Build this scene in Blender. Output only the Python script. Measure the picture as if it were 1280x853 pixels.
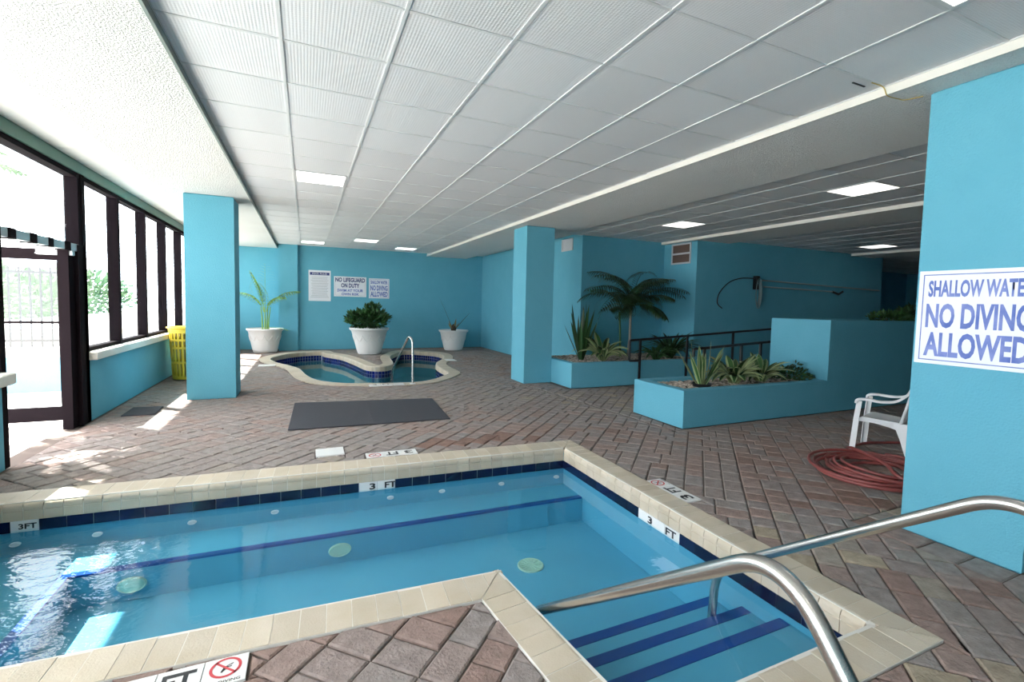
import bpy, math, random
from mathutils import Vector, Matrix, geometry
for _o in list(bpy.data.objects): bpy.data.objects.remove(_o)
SC = bpy.context.scene; COL = SC.collection
random.seed(7)
PI = math.pi

# ------------------------------------------------------------------ camera
CAM_H = 1.49
def _basis(yaw, pitch, roll):
    f = Vector((math.sin(yaw)*math.cos(pitch), math.cos(yaw)*math.cos(pitch), -math.sin(pitch)))
    r = Vector((math.cos(yaw), -math.sin(yaw), 0)); u = r.cross(f)
    c, s = math.cos(roll), math.sin(roll)
    return c*r+s*u, -s*r+c*u, f
_r, _u, _f = _basis(0.4279, 0.0592, 0.0234)
cd = bpy.data.cameras.new('camera'); cam = bpy.data.objects.new('camera', cd); COL.objects.link(cam)
cam.matrix_world = Matrix(((_r.x, _u.x, -_f.x, 0), (_r.y, _u.y, -_f.y, 0), (_r.z, _u.z, -_f.z, CAM_H), (0, 0, 0, 1)))
cd.sensor_width = 36; cd.lens = 591.4587/1280*36
cd.shift_x = -(651.6-640)/1280; cd.shift_y = (415.3-426.5)/1280
cd.clip_start = .02; cd.clip_end = 300
SC.camera = cam

# ------------------------------------------------------------------ sky, sun, exposure
W = bpy.data.worlds.new('sky'); SC.world = W; W.use_nodes = True
_bg = W.node_tree.nodes['Background']; _bg.inputs[0].default_value = (.97, .955, 1.0, 1); _bg.inputs[1].default_value = 13.5
sd = bpy.data.lights.new('sun', 'SUN'); so = bpy.data.objects.new('sun', sd); COL.objects.link(so)
so.rotation_euler = Vector((0.63, -0.55, -1)).to_track_quat('-Z', 'Y').to_euler()
so.location = (-8, 12, 14)
sd.energy = 50; sd.angle = .009; sd.color = (1, .95, .87)
LAMP = 3.2
SC.view_settings.view_transform = 'Standard'; SC.view_settings.look = 'None'
SC.view_settings.exposure = -0.50; SC.view_settings.gamma = 1; SC.view_settings.use_curve_mapping = False
cy = SC.cycles
cy.use_denoising = True
try: cy.denoiser = 'OPENIMAGEDENOISE'
except Exception: pass
cy.max_bounces = 12; cy.diffuse_bounces = 6; cy.glossy_bounces = 4; cy.transparent_max_bounces = 16; cy.transmission_bounces = 6
cy.caustics_reflective = False; cy.caustics_refractive = False; cy.sample_clamp_indirect = 6

# ------------------------------------------------------------------ materials
def mat(name, col=(.8, .8, .8), rough=.6, metal=0, emit=None, estr=0, spec=.5, var=None, bump=None, tint=0, rough_var=0):
    """var=(scale, colour2, amount)  bump=(scale, strength, detail)  tint: strength of the per-piece 'tint' attribute"""
    m = bpy.data.materials.new(name); m.use_nodes = True; nt = m.node_tree; N = nt.nodes; L = nt.links
    b = N['Principled BSDF']; b.inputs['Base Color'].default_value = (*col, 1); b.inputs['Roughness'].default_value = rough
    b.inputs['Metallic'].default_value = metal; b.inputs['Specular IOR Level'].default_value = spec
    if emit: b.inputs['Emission Color'].default_value = (*emit, 1); b.inputs['Emission Strength'].default_value = estr
    tc = N.new('ShaderNodeTexCoord'); src = None
    if var:
        n = N.new('ShaderNodeTexNoise'); n.inputs['Scale'].default_value = var[0]; n.inputs['Detail'].default_value = 6
        L.new(tc.outputs['Object'], n.inputs['Vector'])
        r = N.new('ShaderNodeMapRange'); r.inputs[1].default_value = .35; r.inputs[2].default_value = .68; r.inputs[4].default_value = var[2]
        L.new(n.outputs['Fac'], r.inputs[0])
        mx = N.new('ShaderNodeMixRGB'); mx.inputs[1].default_value = (*col, 1); mx.inputs[2].default_value = (*var[1], 1)
        L.new(r.outputs[0], mx.inputs[0]); src = mx.outputs[0]
    if tint:
        at = N.new('ShaderNodeAttribute'); at.attribute_name = 'tint'
        hs = N.new('ShaderNodeHueSaturation')
        mr = N.new('ShaderNodeMapRange'); mr.inputs[3].default_value = 1-tint; mr.inputs[4].default_value = 1+tint
        L.new(at.outputs['Fac'], mr.inputs[0]); L.new(mr.outputs[0], hs.inputs['Value'])
        if src: L.new(src, hs.inputs['Color'])
        else: hs.inputs['Color'].default_value = (*col, 1)
        src = hs.outputs[0]
    if src: L.new(src, b.inputs['Base Color'])
    if bump:
        n2 = N.new('ShaderNodeTexNoise'); n2.inputs['Scale'].default_value = bump[0]; n2.inputs['Detail'].default_value = bump[2]
        L.new(tc.outputs['Object'], n2.inputs['Vector'])
        bp = N.new('ShaderNodeBump'); bp.inputs['Strength'].default_value = bump[1]; bp.inputs['Distance'].default_value = bump[3] if len(bump) > 3 else .01
        L.new(n2.outputs['Fac'], bp.inputs['Height']); L.new(bp.outputs[0], b.inputs['Normal'])
    return m

M = {}
M['teal'] = mat('teal_stucco', (.120, .400, .515), .75, var=(3.0, (.140, .430, .548), .6), bump=(70, .45, 4), spec=.3)
M['white_stucco'] = mat('popcorn_plaster', (.86, .855, .83), .9, var=(1.2, (.80, .79, .76), .5), bump=(75, 1.0, 8, .03), spec=.2)
M['smooth_soffit'] = mat('smooth_soffit', (.82, .80, .77), .6, spec=.3)
M['cream_trim'] = mat('cream_beam_face', (.80, .77, .70), .6)
M['tbar'] = mat('ceiling_grid_white', (.66, .67, .67), .5)
M['green'] = mat('green_header_paint', (.09, .20, .15), .5)
M['bronze'] = mat('dark_bronze_frame', (.010, .007, .009), .8, spec=.04)
M['white_sill'] = mat('white_sill_paint', (.80, .78, .72), .6, bump=(50, .2, 3))
M['grout'] = mat('joint_sand', (.13, .10, .085), .95)
M['coping'] = mat('cream_coping', (.56, .485, .385), .55, var=(5, (.48, .40, .28), .7), bump=(120, .25, 4), tint=.09)
M['coping_grout'] = mat('coping_grout', (.70, .67, .61), .8)
M['navy'] = mat('navy_tile', (.004, .008, .038), .12, tint=.35)
M['blue_tile'] = mat('cobalt_tile', (.008, .018, .13), .12, tint=.4)
M['tile_grout'] = mat('tile_grout', (.45, .47, .48), .8)
M['plaster'] = mat('pool_plaster', (.095, .36, .50), .7, var=(1.6, (.08, .32, .46), .8))
M['spa_plaster'] = mat('hot_tub_plaster', (.05, .22, .25), .7, var=(2, (.04, .19, .22), .8))
M['stripe'] = mat('step_stripe_blue', (.006, .055, .25), .3)
M['steel'] = mat('brushed_steel', (.58, .56, .53), .26, metal=1, bump=(300, .05, 2))
M['black_metal'] = mat('black_painted_metal', (.012, .012, .014), .4)
M['rubber'] = mat('black_rubber', (.035, .035, .045), .75, bump=(150, .3, 3))
M['white_plastic'] = mat('white_plastic', (.78, .78, .78), .35)
M['pot_white'] = mat('white_pot', (.78, .77, .75), .5, bump=(14, .5, 2))
M['soil'] = mat('soil', (.05, .035, .025), .95, var=(20, (.12, .08, .05), .8), bump=(40, .8, 5))
M['gravel'] = mat('pebbles', (.42, .36, .30), .9, tint=.5)
M['yellow'] = mat('yellow_plastic', (.85, .62, .06), .4)
M['hose'] = mat('red_rubber_hose', (.24, .052, .046), .45)
M['marker'] = mat('white_marker_tile', (.78, .77, .75), .3)
M['ink'] = mat('black_ink', (.02, .02, .022), .5)
M['navy_ink'] = mat('navy_ink', (.02, .03, .16), .5)
M['blue_ink'] = mat('blue_ink', (.06, .12, .42), .5, var=(9, (.22, .27, .58), .9))
M['red_ink'] = mat('red_ink', (.55, .05, .06), .5)
M['sign_white'] = mat('sign_white', (.80, .81, .84), .4)
M['grey_line'] = mat('grey_print', (.45, .44, .46), .6)
M['leaf'] = mat('green_leaf', (.030, .095, .022), .45, tint=.5)
M['leaf_dark'] = mat('dark_leaf', (.022, .062, .018), .45, tint=.5)
M['leaf_lime'] = mat('pale_green_leaf', (.25, .42, .10), .5, tint=.35)
M['leaf_edge'] = mat('cream_leaf_edge', (.30, .36, .17), .5, tint=.2)
M['leaf_dry'] = mat('dry_leaf', (.28, .22, .10), .7, tint=.3)
M['trunk'] = mat('grey_trunk', (.30, .27, .22), .8, bump=(30, .5, 4))
M['lamp'] = mat('lit_panel', (1, 1, 1), .5, emit=(1, .97, .92), estr=LAMP)
M['lamp_far'] = M['lamp']
M['vent'] = mat('vent_metal', (.55, .56, .58), .5)
M['vent_dark'] = mat('vent_rusty_grille', (.13, .085, .07), .8)
M['pale_green'] = mat('fitting_plastic', (.42, .60, .48), .4)
M['concrete'] = mat('patio_concrete', (.74, .71, .67), .9, var=(1.5, (.68, .65, .62), .6))
M['ramp'] = mat('ramp_concrete', (.20, .17, .155), .9, var=(3, (.16, .13, .12), .6), bump=(60, .3, 4))
M['bush_out'] = mat('sunlit_leaf', (.09, .17, .07), .6, tint=.4)
M['yellow_wire'] = mat('yellow_wire', (.50, .36, .10), .5)
M['old_hose'] = mat('grey_green_hose', (.16, .24, .24), .5)
M['aluminium'] = mat('aluminium', (.40, .44, .45), .45, metal=.5)

def mat_tile():
    m = mat('acoustic_tile', (.76, .76, .77), .85, spec=.2); nt = m.node_tree; N = nt.nodes; L = nt.links
    b = N['Principled BSDF']; tc = N.new('ShaderNodeTexCoord')
    hs = []
    for d in ('X', 'Y'):
        w = N.new('ShaderNodeTexWave'); w.wave_type = 'BANDS'; w.bands_direction = d; w.inputs['Scale'].default_value = 17.0 if d == 'X' else 26
        w.inputs['Distortion'].default_value = .3; L.new(tc.outputs['Object'], w.inputs['Vector']); hs.append(w.outputs['Fac'])
    a = N.new('ShaderNodeMath'); a.operation = 'MULTIPLY'; L.new(hs[0], a.inputs[0]); L.new(hs[1], a.inputs[1])
    bp = N.new('ShaderNodeBump'); bp.inputs['Strength'].default_value = .45; bp.inputs['Distance'].default_value = .003
    L.new(a.outputs[0], bp.inputs['Height']); L.new(bp.outputs[0], b.inputs['Normal'])
    at = N.new('ShaderNodeAttribute'); at.attribute_name = 'tint'
    mr = N.new('ShaderNodeMapRange'); mr.inputs[3].default_value = .95; mr.inputs[4].default_value = 1.03; L.new(at.outputs['Fac'], mr.inputs[0])
    h2 = N.new('ShaderNodeHueSaturation'); h2.inputs['Color'].default_value = (.76, .76, .77, 1); L.new(mr.outputs[0], h2.inputs['Value'])
    L.new(h2.outputs[0], b.inputs['Base Color'])
    return m
M['tile'] = mat_tile()

def mat_paver():
    m = mat('clay_paver', (.3, .22, .19), .8, spec=.25, bump=(70, .8, 6)); nt = m.node_tree; N = nt.nodes; L = nt.links
    b = N['Principled BSDF']; tc = N.new('ShaderNodeTexCoord')
    at = N.new('ShaderNodeAttribute'); at.attribute_name = 'tint'
    cr = N.new('ShaderNodeValToRGB'); e = cr.color_ramp; e.interpolation = 'LINEAR'
    e.elements[0].position = 0; e.elements[0].color = (.225, .140, .112, 1)
    e.elements[1].position = 1; e.elements[1].color = (.350, .288, .212, 1)
    for p, c in ((.25, (.290, .215, .188, 1)), (.5, (.262, .222, .205, 1)), (.75, (.268, .236, .220, 1))):
        k = e.elements.new(p); k.color = c
    L.new(at.outputs['Fac'], cr.inputs[0])
    n = N.new('ShaderNodeTexNoise'); n.inputs['Scale'].default_value = 16; n.inputs['Detail'].default_value = 7; L.new(tc.outputs['Object'], n.inputs['Vector'])
    mr = N.new('ShaderNodeMapRange'); mr.inputs[1].default_value = .3; mr.inputs[2].default_value = .7; mr.inputs[3].default_value = .82; mr.inputs[4].default_value = 1.18
    L.new(n.outputs['Fac'], mr.inputs[0])
    hs = N.new('ShaderNodeHueSaturation'); L.new(cr.outputs[0], hs.inputs['Color']); L.new(mr.outputs[0], hs.inputs['Value'])
    L.new(hs.outputs[0], b.inputs['Base Color'])
    return m
M['paver'] = mat_paver()

def two_sided_fresnel(N, L, ior):
    fr = N.new('ShaderNodeFresnel'); ge = N.new('ShaderNodeNewGeometry'); mr = N.new('ShaderNodeMapRange')
    mr.inputs[3].default_value = ior; mr.inputs[4].default_value = 1/ior
    L.new(ge.outputs['Backfacing'], mr.inputs[0]); L.new(mr.outputs[0], fr.inputs[0]); return fr
def mat_water(name, tint, amp):
    m = bpy.data.materials.new(name); m.use_nodes = True; nt = m.node_tree; N = nt.nodes; L = nt.links; N.clear()
    out = N.new('ShaderNodeOutputMaterial'); mx = N.new('ShaderNodeMixShader'); t = N.new('ShaderNodeBsdfTransparent'); g = N.new('ShaderNodeBsdfGlossy')
    t.inputs[0].default_value = (*tint, 1); g.inputs['Roughness'].default_value = .0
    fr = two_sided_fresnel(N, L, 1.34)
    tc = N.new('ShaderNodeTexCoord'); mp = N.new('ShaderNodeMapping'); mp.inputs['Scale'].default_value = (1, 1.6, 1); mp.inputs['Rotation'].default_value = (0, 0, .5)
    n = N.new('ShaderNodeTexNoise'); n.inputs['Scale'].default_value = 3.2; n.inputs['Detail'].default_value = 3; n.inputs['Distortion'].default_value = .6
    L.new(tc.outputs['Object'], mp.inputs[0]); L.new(mp.outputs[0], n.inputs['Vector'])
    # the return jet stirs the water at the window end of the pool
    sx = N.new('ShaderNodeSeparateXYZ'); L.new(tc.outputs['Object'], sx.inputs[0])
    mr = N.new('ShaderNodeMapRange'); mr.inputs[1].default_value = -.55; mr.inputs[2].default_value = -1.25; mr.inputs[3].default_value = .0; mr.inputs[4].default_value = .6
    L.new(sx.outputs[0], mr.inputs[0])
    n2 = N.new('ShaderNodeTexNoise'); n2.inputs['Scale'].default_value = 9; n2.inputs['Detail'].default_value = 3; L.new(mp.outputs[0], n2.inputs['Vector'])
    a = N.new('ShaderNodeMath'); a.operation = 'MULTIPLY'; L.new(n2.outputs['Fac'], a.inputs[0]); L.new(mr.outputs[0], a.inputs[1])
    n3 = N.new('ShaderNodeTexNoise'); n3.inputs['Scale'].default_value = 22; n3.inputs['Detail'].default_value = 2; L.new(mp.outputs[0], n3.inputs['Vector'])
    a3 = N.new('ShaderNodeMath'); a3.operation = 'MULTIPLY'; a3.inputs[1].default_value = .025; L.new(n3.outputs['Fac'], a3.inputs[0])
    a2 = N.new('ShaderNodeMath'); a2.operation = 'MULTIPLY'; a2.inputs[1].default_value = .07; L.new(n.outputs['Fac'], a2.inputs[0])
    s1 = N.new('ShaderNodeMath'); s1.operation = 'ADD'; L.new(a.outputs[0], s1.inputs[0]); L.new(a2.outputs[0], s1.inputs[1])
    s = N.new('ShaderNodeMath'); s.operation = 'ADD'; L.new(s1.outputs[0], s.inputs[0]); L.new(a3.outputs[0], s.inputs[1])
    bp = N.new('ShaderNodeBump'); bp.inputs['Strength'].default_value = 1; bp.inputs['Distance'].default_value = amp
    L.new(s.outputs[0], bp.inputs['Height']); L.new(bp.outputs[0], g.inputs['Normal']); L.new(bp.outputs[0], fr.inputs['Normal'])
    L.new(fr.outputs[0], mx.inputs[0]); L.new(t.outputs[0], mx.inputs[1]); L.new(g.outputs[0], mx.inputs[2]); L.new(mx.outputs[0], out.inputs[0])
    return m
M['water'] = mat_water('pool_water', (.82, .95, .985), .010)
M['spa_water'] = mat_water('hot_tub_water', (.70, .88, .90), .006)
def mat_glass():
    m = bpy.data.materials.new('window_glass'); m.use_nodes = True; nt = m.node_tree; N = nt.nodes; L = nt.links; N.clear()
    out = N.new('ShaderNodeOutputMaterial'); mx = N.new('ShaderNodeMixShader'); t = N.new('ShaderNodeBsdfTransparent'); g = N.new('ShaderNodeBsdfGlossy')
    t.inputs[0].default_value = (.93, .97, .98, 1); g.inputs['Roughness'].default_value = .02
    fr = two_sided_fresnel(N, L, 1.45)
    L.new(fr.outputs[0], mx.inputs[0]); L.new(t.outputs[0], mx.inputs[1]); L.new(g.outputs[0], mx.inputs[2]); L.new(mx.outputs[0], out.inputs[0])
    return m
M['glass'] = mat_glass()

# ------------------------------------------------------------------ mesh helpers
class MB:
    def __init__(s): s.v = []; s.f = []; s.m = []; s.t = []; s.sm = []
    def add(s, vs, fs, mi=0, tint=None, smooth=False):
        o = len(s.v); s.v += [tuple(p) for p in vs]
        if tint is None: tint = .5
        for f in fs: s.f.append([o+i for i in f]); s.m.append(mi); s.t.append(tint); s.sm.append(smooth)
        return s
    def box(s, a, b, mi=0, tint=None, R=None, c=0.0):
        x0, y0, z0 = a; x1, y1, z1 = b
        if c > 0:
            vs = []
            for z, i in ((z0, c), (z0+c, 0), (z1-c, 0), (z1, c)):
                vs += [(x0+i, y0+i, z), (x1-i, y0+i, z), (x1-i, y1-i, z), (x0+i, y1-i, z)]
            fs = [(3, 2, 1, 0), (12, 13, 14, 15)]
            for k in range(3):
                for j in range(4): fs.append((4*k+j, 4*k+(j+1) % 4, 4*k+4+(j+1) % 4, 4*k+4+j))
        else:
            vs = [(x0, y0, z0), (x1, y0, z0), (x1, y1, z0), (x0, y1, z0), (x0, y0, z1), (x1, y0, z1), (x1, y1, z1), (x0, y1, z1)]
            fs = [(3, 2, 1, 0), (4, 5, 6, 7), (0, 1, 5, 4), (1, 2, 6, 5), (2, 3, 7, 6), (3, 0, 4, 7)]
        if R is not None: vs = [tuple(R @ Vector(p)) for p in vs]
        return s.add(vs, fs, mi, tint)
    def prism(s, poly, z0, z1, ch=0.0, mi=0, tint=None, bottom=False):
        n = len(poly); vs = [(x, y, z0) for x, y in poly]; fs = []
        if ch > 0:
            ins = inset(poly, ch)
            vs += [(x, y, z1-ch*.7) for x, y in poly] + [(x, y, z1) for x, y in ins]; k = 3
        else: vs += [(x, y, z1) for x, y in poly]; k = 2
        for j in range(k-1):
            for i in range(n): fs.append((j*n+i, j*n+(i+1) % n, (j+1)*n+(i+1) % n, (j+1)*n+i))
        fs.append(tuple((k-1)*n+i for i in range(n)))
        if bottom: fs.append(tuple(reversed(range(n))))
        return s.add(vs, fs, mi, tint)
    def tube(s, pts, r, n=10, mi=0, tint=None, closed=False, caps=True, rs=None):
        P = [Vector(p) for p in pts]; m = len(P); rings = []; up = None
        for i, p in enumerate(P):
            if closed: d = P[(i+1) % m]-P[i-1]
            else: d = P[min(i+1, m-1)]-P[max(i-1, 0)]
            d.normalize()
            if up is None: up = Vector((0, 0, 1)) if abs(d.z) < .9 else Vector((1, 0, 0))
            a = (up - d*up.dot(d))
            if a.length < 1e-4: a = d.orthogonal()
            a.normalize(); b = d.cross(a); up = a
            rr = rs[i] if rs else r
            rings.append([p+rr*(math.cos(2*PI*k/n)*a+math.sin(2*PI*k/n)*b) for k in range(n)])
        vs = [q for g in rings for q in g]; fs = []
        for i in range(m if closed else m-1):
            j = (i+1) % m
            for k in range(n): fs.append((i*n+k, i*n+(k+1) % n, j*n+(k+1) % n, j*n+k))
        if caps and not closed: fs.append(tuple(reversed(range(n)))); fs.append(tuple((m-1)*n+k for k in range(n)))
        return s.add(vs, fs, mi, tint, True)
    def lathe(s, prof, n=32, c=(0, 0, 0), mi=0, tint=None, smooth=True):
        vs = []; fs = []; m = len(prof)
        for r, z in prof:
            vs += [(c[0]+r*math.cos(2*PI*k/n), c[1]+r*math.sin(2*PI*k/n), c[2]+z) for k in range(n)]
        for i in range(m-1):
            for k in range(n): fs.append((i*n+k, i*n+(k+1) % n, (i+1)*n+(k+1) % n, (i+1)*n+k))
        if prof[0][0] > 1e-4: fs.append(tuple(reversed(range(n))))
        if prof[-1][0] > 1e-4: fs.append(tuple((m-1)*n+k for k in range(n)))
        return s.add(vs, fs, mi, tint, smooth)
    def xf(s, Mx):
        s.v = [tuple(Mx @ Vector(p)) for p in s.v]; return s
    def build(s, name, mats, parent=None, label=None, cat=None, group=None, kind=None, mods=None):
        me = bpy.data.meshes.new(name); me.from_pydata(s.v, [], s.f)
        if not isinstance(mats, (list, tuple)): mats = [mats]
        for q in mats: me.materials.append(M[q] if isinstance(q, str) else q)
        me.polygons.foreach_set('material_index', s.m); me.polygons.foreach_set('use_smooth', s.sm)
        at = me.attributes.new('tint', 'FLOAT', 'FACE'); at.data.foreach_set('value', s.t)
        me.update()
        if any(s.sm):
            try: me.set_sharp_from_angle(angle=math.radians(40))
            except Exception: pass
        o = bpy.data.objects.new(name, me); COL.objects.link(o)
        if parent is not None:
            o.parent = parent
            o.matrix_parent_inverse = Matrix.Translation(parent.location).inverted() if parent.rotation_euler.z == 0 else (Matrix.Translation(parent.location) @ Matrix.Rotation(parent.rotation_euler.z, 4, 'Z')).inverted()
        return tag(o, label, cat, group, kind)
def tag(o, label=None, cat=None, group=None, kind=None):
    if label: o['label'] = label
    if cat: o['category'] = cat
    if group: o['group'] = group
    if kind: o['kind'] = kind
    return o
def empty(name, loc=(0, 0, 0), label=None, cat=None, group=None, kind=None):
    o = bpy.data.objects.new(name, None); COL.objects.link(o); o.location = loc; o.empty_display_size = .1
    return tag(o, label, cat, group, kind)
def copy_tree(o, parent=None):
    c = o.copy(); COL.objects.link(c)
    if parent is not None: c.parent = parent
    for ch in o.children: copy_tree(ch, c)
    return c
def area(p): return .5*sum(p[i][0]*p[(i+1) % len(p)][1]-p[(i+1) % len(p)][0]*p[i][1] for i in range(len(p)))
def inset(poly, d):
    """move every edge of a convex CCW polygon inwards by d"""
    n = len(poly); out = []
    for i in range(n):
        p0, p1, p2 = Vector(poly[i-1]), Vector(poly[i]), Vector(poly[(i+1) % n])
        a = (p1-p0); b = (p2-p1)
        if a.length < 1e-6 or b.length < 1e-6: out.append(tuple(p1)); continue
        a.normalize(); b.normalize()
        na = Vector((-a.y, a.x)); nb = Vector((-b.y, b.x)); k = na+nb
        q = 1+na.dot(nb)
        if q < .25: q = .25
        v = p1+k*(d/q); out.append((v.x, v.y))
    return out
def clip(poly, a, b, keep_left=True):
    """convex clip by the line a->b"""
    out = []; n = len(poly)
    def sd_(p):
        v = (b[0]-a[0])*(p[1]-a[1])-(b[1]-a[1])*(p[0]-a[0]); return v if keep_left else -v
    for i in range(n):
        p, q = poly[i], poly[(i+1) % n]; dp, dq = sd_(p), sd_(q)
        if dp >= 0: out.append(p)
        if (dp > 0 > dq) or (dp < 0 < dq):
            t = dp/(dp-dq); out.append((p[0]+t*(q[0]-p[0]), p[1]+t*(q[1]-p[1])))
    # drop doubles
    r = []
    for p in out:
        if not r or abs(p[0]-r[-1][0])+abs(p[1]-r[-1][1]) > 1e-5: r.append(p)
    if len(r) > 1 and abs(r[0][0]-r[-1][0])+abs(r[0][1]-r[-1][1]) < 1e-5: r.pop()
    return r if len(r) >= 3 and abs(area(r)) > 1e-6 else []
def subtract(poly, hole):
    res = []; cur = poly; n = len(hole); outs = []
    for i in range(n):
        o = clip(poly, hole[i], hole[(i+1) % n], False); outs.append((-(abs(area(o)) if o else 0), i))
    test = poly
    for i in range(n):
        test = clip(test, hole[i], hole[(i+1) % n], True)
        if not test: return [poly]
    if abs(area(test)) < 2e-5: return [poly]
    for _, i in sorted(outs):
        a, b = hole[i], hole[(i+1) % n]
        o = clip(cur, a, b, False)
        if o: res.append(o)
        cur = clip(cur, a, b, True)
        if not cur: break
    return res
def rect(x0, y0, x1, y1): return [(x0, y0), (x1, y0), (x1, y1), (x0, y1)]
def bbox_hit(p, q):
    return not (max(x for x, _ in p) < min(x for x, _ in q) or max(x for x, _ in q) < min(x for x, _ in p) or max(y for _, y in p) < min(y for _, y in q) or max(y for _, y in q) < min(y for _, y in p))
def inside(pt, poly):
    x, y = pt; c = False; n = len(poly)
    for i in range(n):
        x1, y1 = poly[i]; x2, y2 = poly[(i+1) % n]
        if (y1 > y) != (y2 > y) and x < (x2-x1)*(y-y1)/(y2-y1)+x1: c = not c
    return c

def text_mesh(body, w, h, O, right, up, name, m, parent, bold=.0, depth=.0015, squash=True):
    """lettering of one line filling w x h, centred on O"""
    cu = bpy.data.curves.new('t', 'FONT'); cu.body = body; cu.size = 1; cu.align_x = 'LEFT'; cu.offset = bold; cu.resolution_u = 3
    to = bpy.data.objects.new('t', cu); COL.objects.link(to); bpy.context.view_layer.update()
    me = bpy.data.meshes.new_from_object(to.evaluated_get(bpy.context.evaluated_depsgraph_get()))
    bpy.data.objects.remove(to); bpy.data.curves.remove(cu)
    xs = [v.co.x for v in me.vertices]; ys = [v.co.y for v in me.vertices]
    x0, x1, y0, y1 = min(xs), max(xs), min(ys), max(ys)
    right = Vector(right).normalized(); up = Vector(up).normalized(); nn = right.cross(up); O = Vector(O)
    for v in me.vertices:
        a = ((v.co.x-x0)/(x1-x0)-.5)*w; b = ((v.co.y-y0)/(y1-y0)-.5)*h
        v.co = O+right*a+up*b+nn*depth
    me.name = name; me.materials.append(M[m])
    o = bpy.data.objects.new(name, me); COL.objects.link(o)
    if parent is not None:
        o.parent = parent; o.matrix_parent_inverse = Matrix.Translation(parent.location).inverted()
    return o
def smooth_path(pts, n=6, closed=False):
    P = [Vector(p) for p in pts]; m = len(P); out = []
    for i in range(m if closed else m-1):
        p0 = P[i-1] if (closed or i > 0) else P[0]; p1 = P[i]; p2 = P[(i+1) % m]; p3 = P[(i+2) % m] if (closed or i+2 < m) else P[-1]
        for k in range(n):
            t = k/n
            out.append(.5*((2*p1)+(-p0+p2)*t+(2*p0-5*p1+4*p2-p3)*t*t+(-p0+3*p1-3*p2+p3)*t**3))
    if not closed: out.append(P[-1])
    return out
def fillet(pts, r, n=8):
    """polyline with rounded corners"""
    P = [Vector(p) for p in pts]; out = [P[0]]
    for i in range(1, len(P)-1):
        a = (P[i-1]-P[i]); b = (P[i+1]-P[i]); rr = min(r, a.length*.48, b.length*.48)
        A = P[i]+a.normalized()*rr; B = P[i]+b.normalized()*rr
        for k in range(n+1):
            t = k/n; out.append(A*(1-t)**2+P[i]*2*t*(1-t)+B*t*t)
    out.append(P[-1]); return out

# ------------------------------------------------------------------ key dimensions
CEIL = 2.997; BEAM = 2.945; XW = -2.30
GX0 = -.7376; GP = .61
POOL = [(-2.05, 2.54), (.99, 2.38), (1.12, 1.29), (2.43, 1.29), (2.43, 4.20), (-2.05, 4.425)]
WATER = -.19; FLOORZ = -.60
SPA = [(-0.79, 13.06), (-0.61, 13.76), (-0.24, 14.30), (0.09, 14.50), (0.40, 14.56), (0.42, 14.40), (0.47, 14.1), (0.64, 13.74), (0.86, 13.24), (1.06, 12.28), (1.16, 11.64), (1.23, 11.25), (1.32, 11.07), (1.46, 10.97), (1.66, 10.99), (1.84, 11.26), (1.93, 11.66), (1.97, 12.22), (2.01, 12.66), (2.09, 13.07), (2.29, 13.6), (2.48, 14.05), (2.67, 14.24), (2.95, 14.15), (3.2, 13.9), (3.42, 13.6), (3.50, 13.18), (3.46, 12.78), (3.33, 12.27), (3.14, 11.84), (2.94, 11.45), (2.80, 10.97), (2.75, 10.35), (2.76, 9.89), (2.71, 9.58), (2.55, 9.33), (2.26, 8.95), (1.96, 8.73), (1.7, 8.69), (1.32, 8.74), (1.01, 8.79), (0.64, 8.92), (0.32, 9.21), (0.14, 9.55), (0.02, 10.05), (-0.06, 10.61), (-0.14, 11.11), (-0.36, 11.7), (-0.61, 12.26)]
SPA = list(reversed(SPA)) if area(SPA) < 0 else SPA
def resample(poly, d):
    P = [Vector((x, y, 0)) for x, y in poly]; S = smooth_path(P, 8, True)
    L = [0]; m = len(S)
    for i in range(m): L.append(L[-1]+(S[(i+1) % m]-S[i]).length)
    n = int(L[-1]/d); out = []; j = 0
    for k in range(n):
        t = L[-1]*k/n
        while L[j+1] < t: j += 1
        q = S[j].lerp(S[(j+1) % m], (t-L[j])/max(1e-9, L[j+1]-L[j])); out.append((q.x, q.y))
    return out
SPAR = resample(SPA, .10)
def offset_loop(P, d):
    out = []; n = len(P)
    for i in range(n):
        t = Vector(P[(i+2) % n])-Vector(P[i-2]); t.normalize(); out.append((P[i][0]+t.y*d, P[i][1]-t.x*d))
    return out
SPAO = offset_loop(SPAR, .25)

# ------------------------------------------------------------------ STRUCTURE: room shell
def struct(mb, name, mats, **k): return mb.build(name, mats, kind='structure', **k)
# floor slab with the two basins cut out
def slab():
    outer = rect(-2.45, -4.2, 22.2, 16.0)
    PO = offset_poly_simple(POOL, .02)
    pts = [[Vector((x, y, 0)) for x, y in outer], [Vector((x, y, 0)) for x, y in reversed(PO)], [Vector((x, y, 0)) for x, y in reversed(offset_loop(SPAR, .02))]]
    tri = geometry.tessellate_polygon(pts); flat = [p for l in pts for p in l]
    mb = MB(); mb.add([(p.x, p.y, -.012) for p in flat], [t if area([(flat[i].x, flat[i].y) for i in t]) > 0 else tuple(reversed(t)) for t in tri])
    return mb
def offset_poly_simple(P, d, ws=None):
    n = len(P); out = []
    for i in range(n):
        p0, p1, p2 = Vector(P[i-1]), Vector(P[i]), Vector(P[(i+1) % n])
        a = (p1-p0).normalized(); b = (p2-p1).normalized(); d0 = ws[i-1] if ws else d; d1 = ws[i] if ws else d
        na = Vector((a.y, -a.x)); nb = Vector((b.y, -b.x))   # outward for CCW
        # intersect the two offset lines
        q = geometry.intersect_line_line_2d if False else None
        A = p0+na*d0; B = p1+nb*d1; den = a.x*b.y-a.y*b.x
        t = ((B.x-A.x)*b.y-(B.y-A.y)*b.x)/den; v = A+a*t; out.append((v.x, v.y))
    return out
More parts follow.
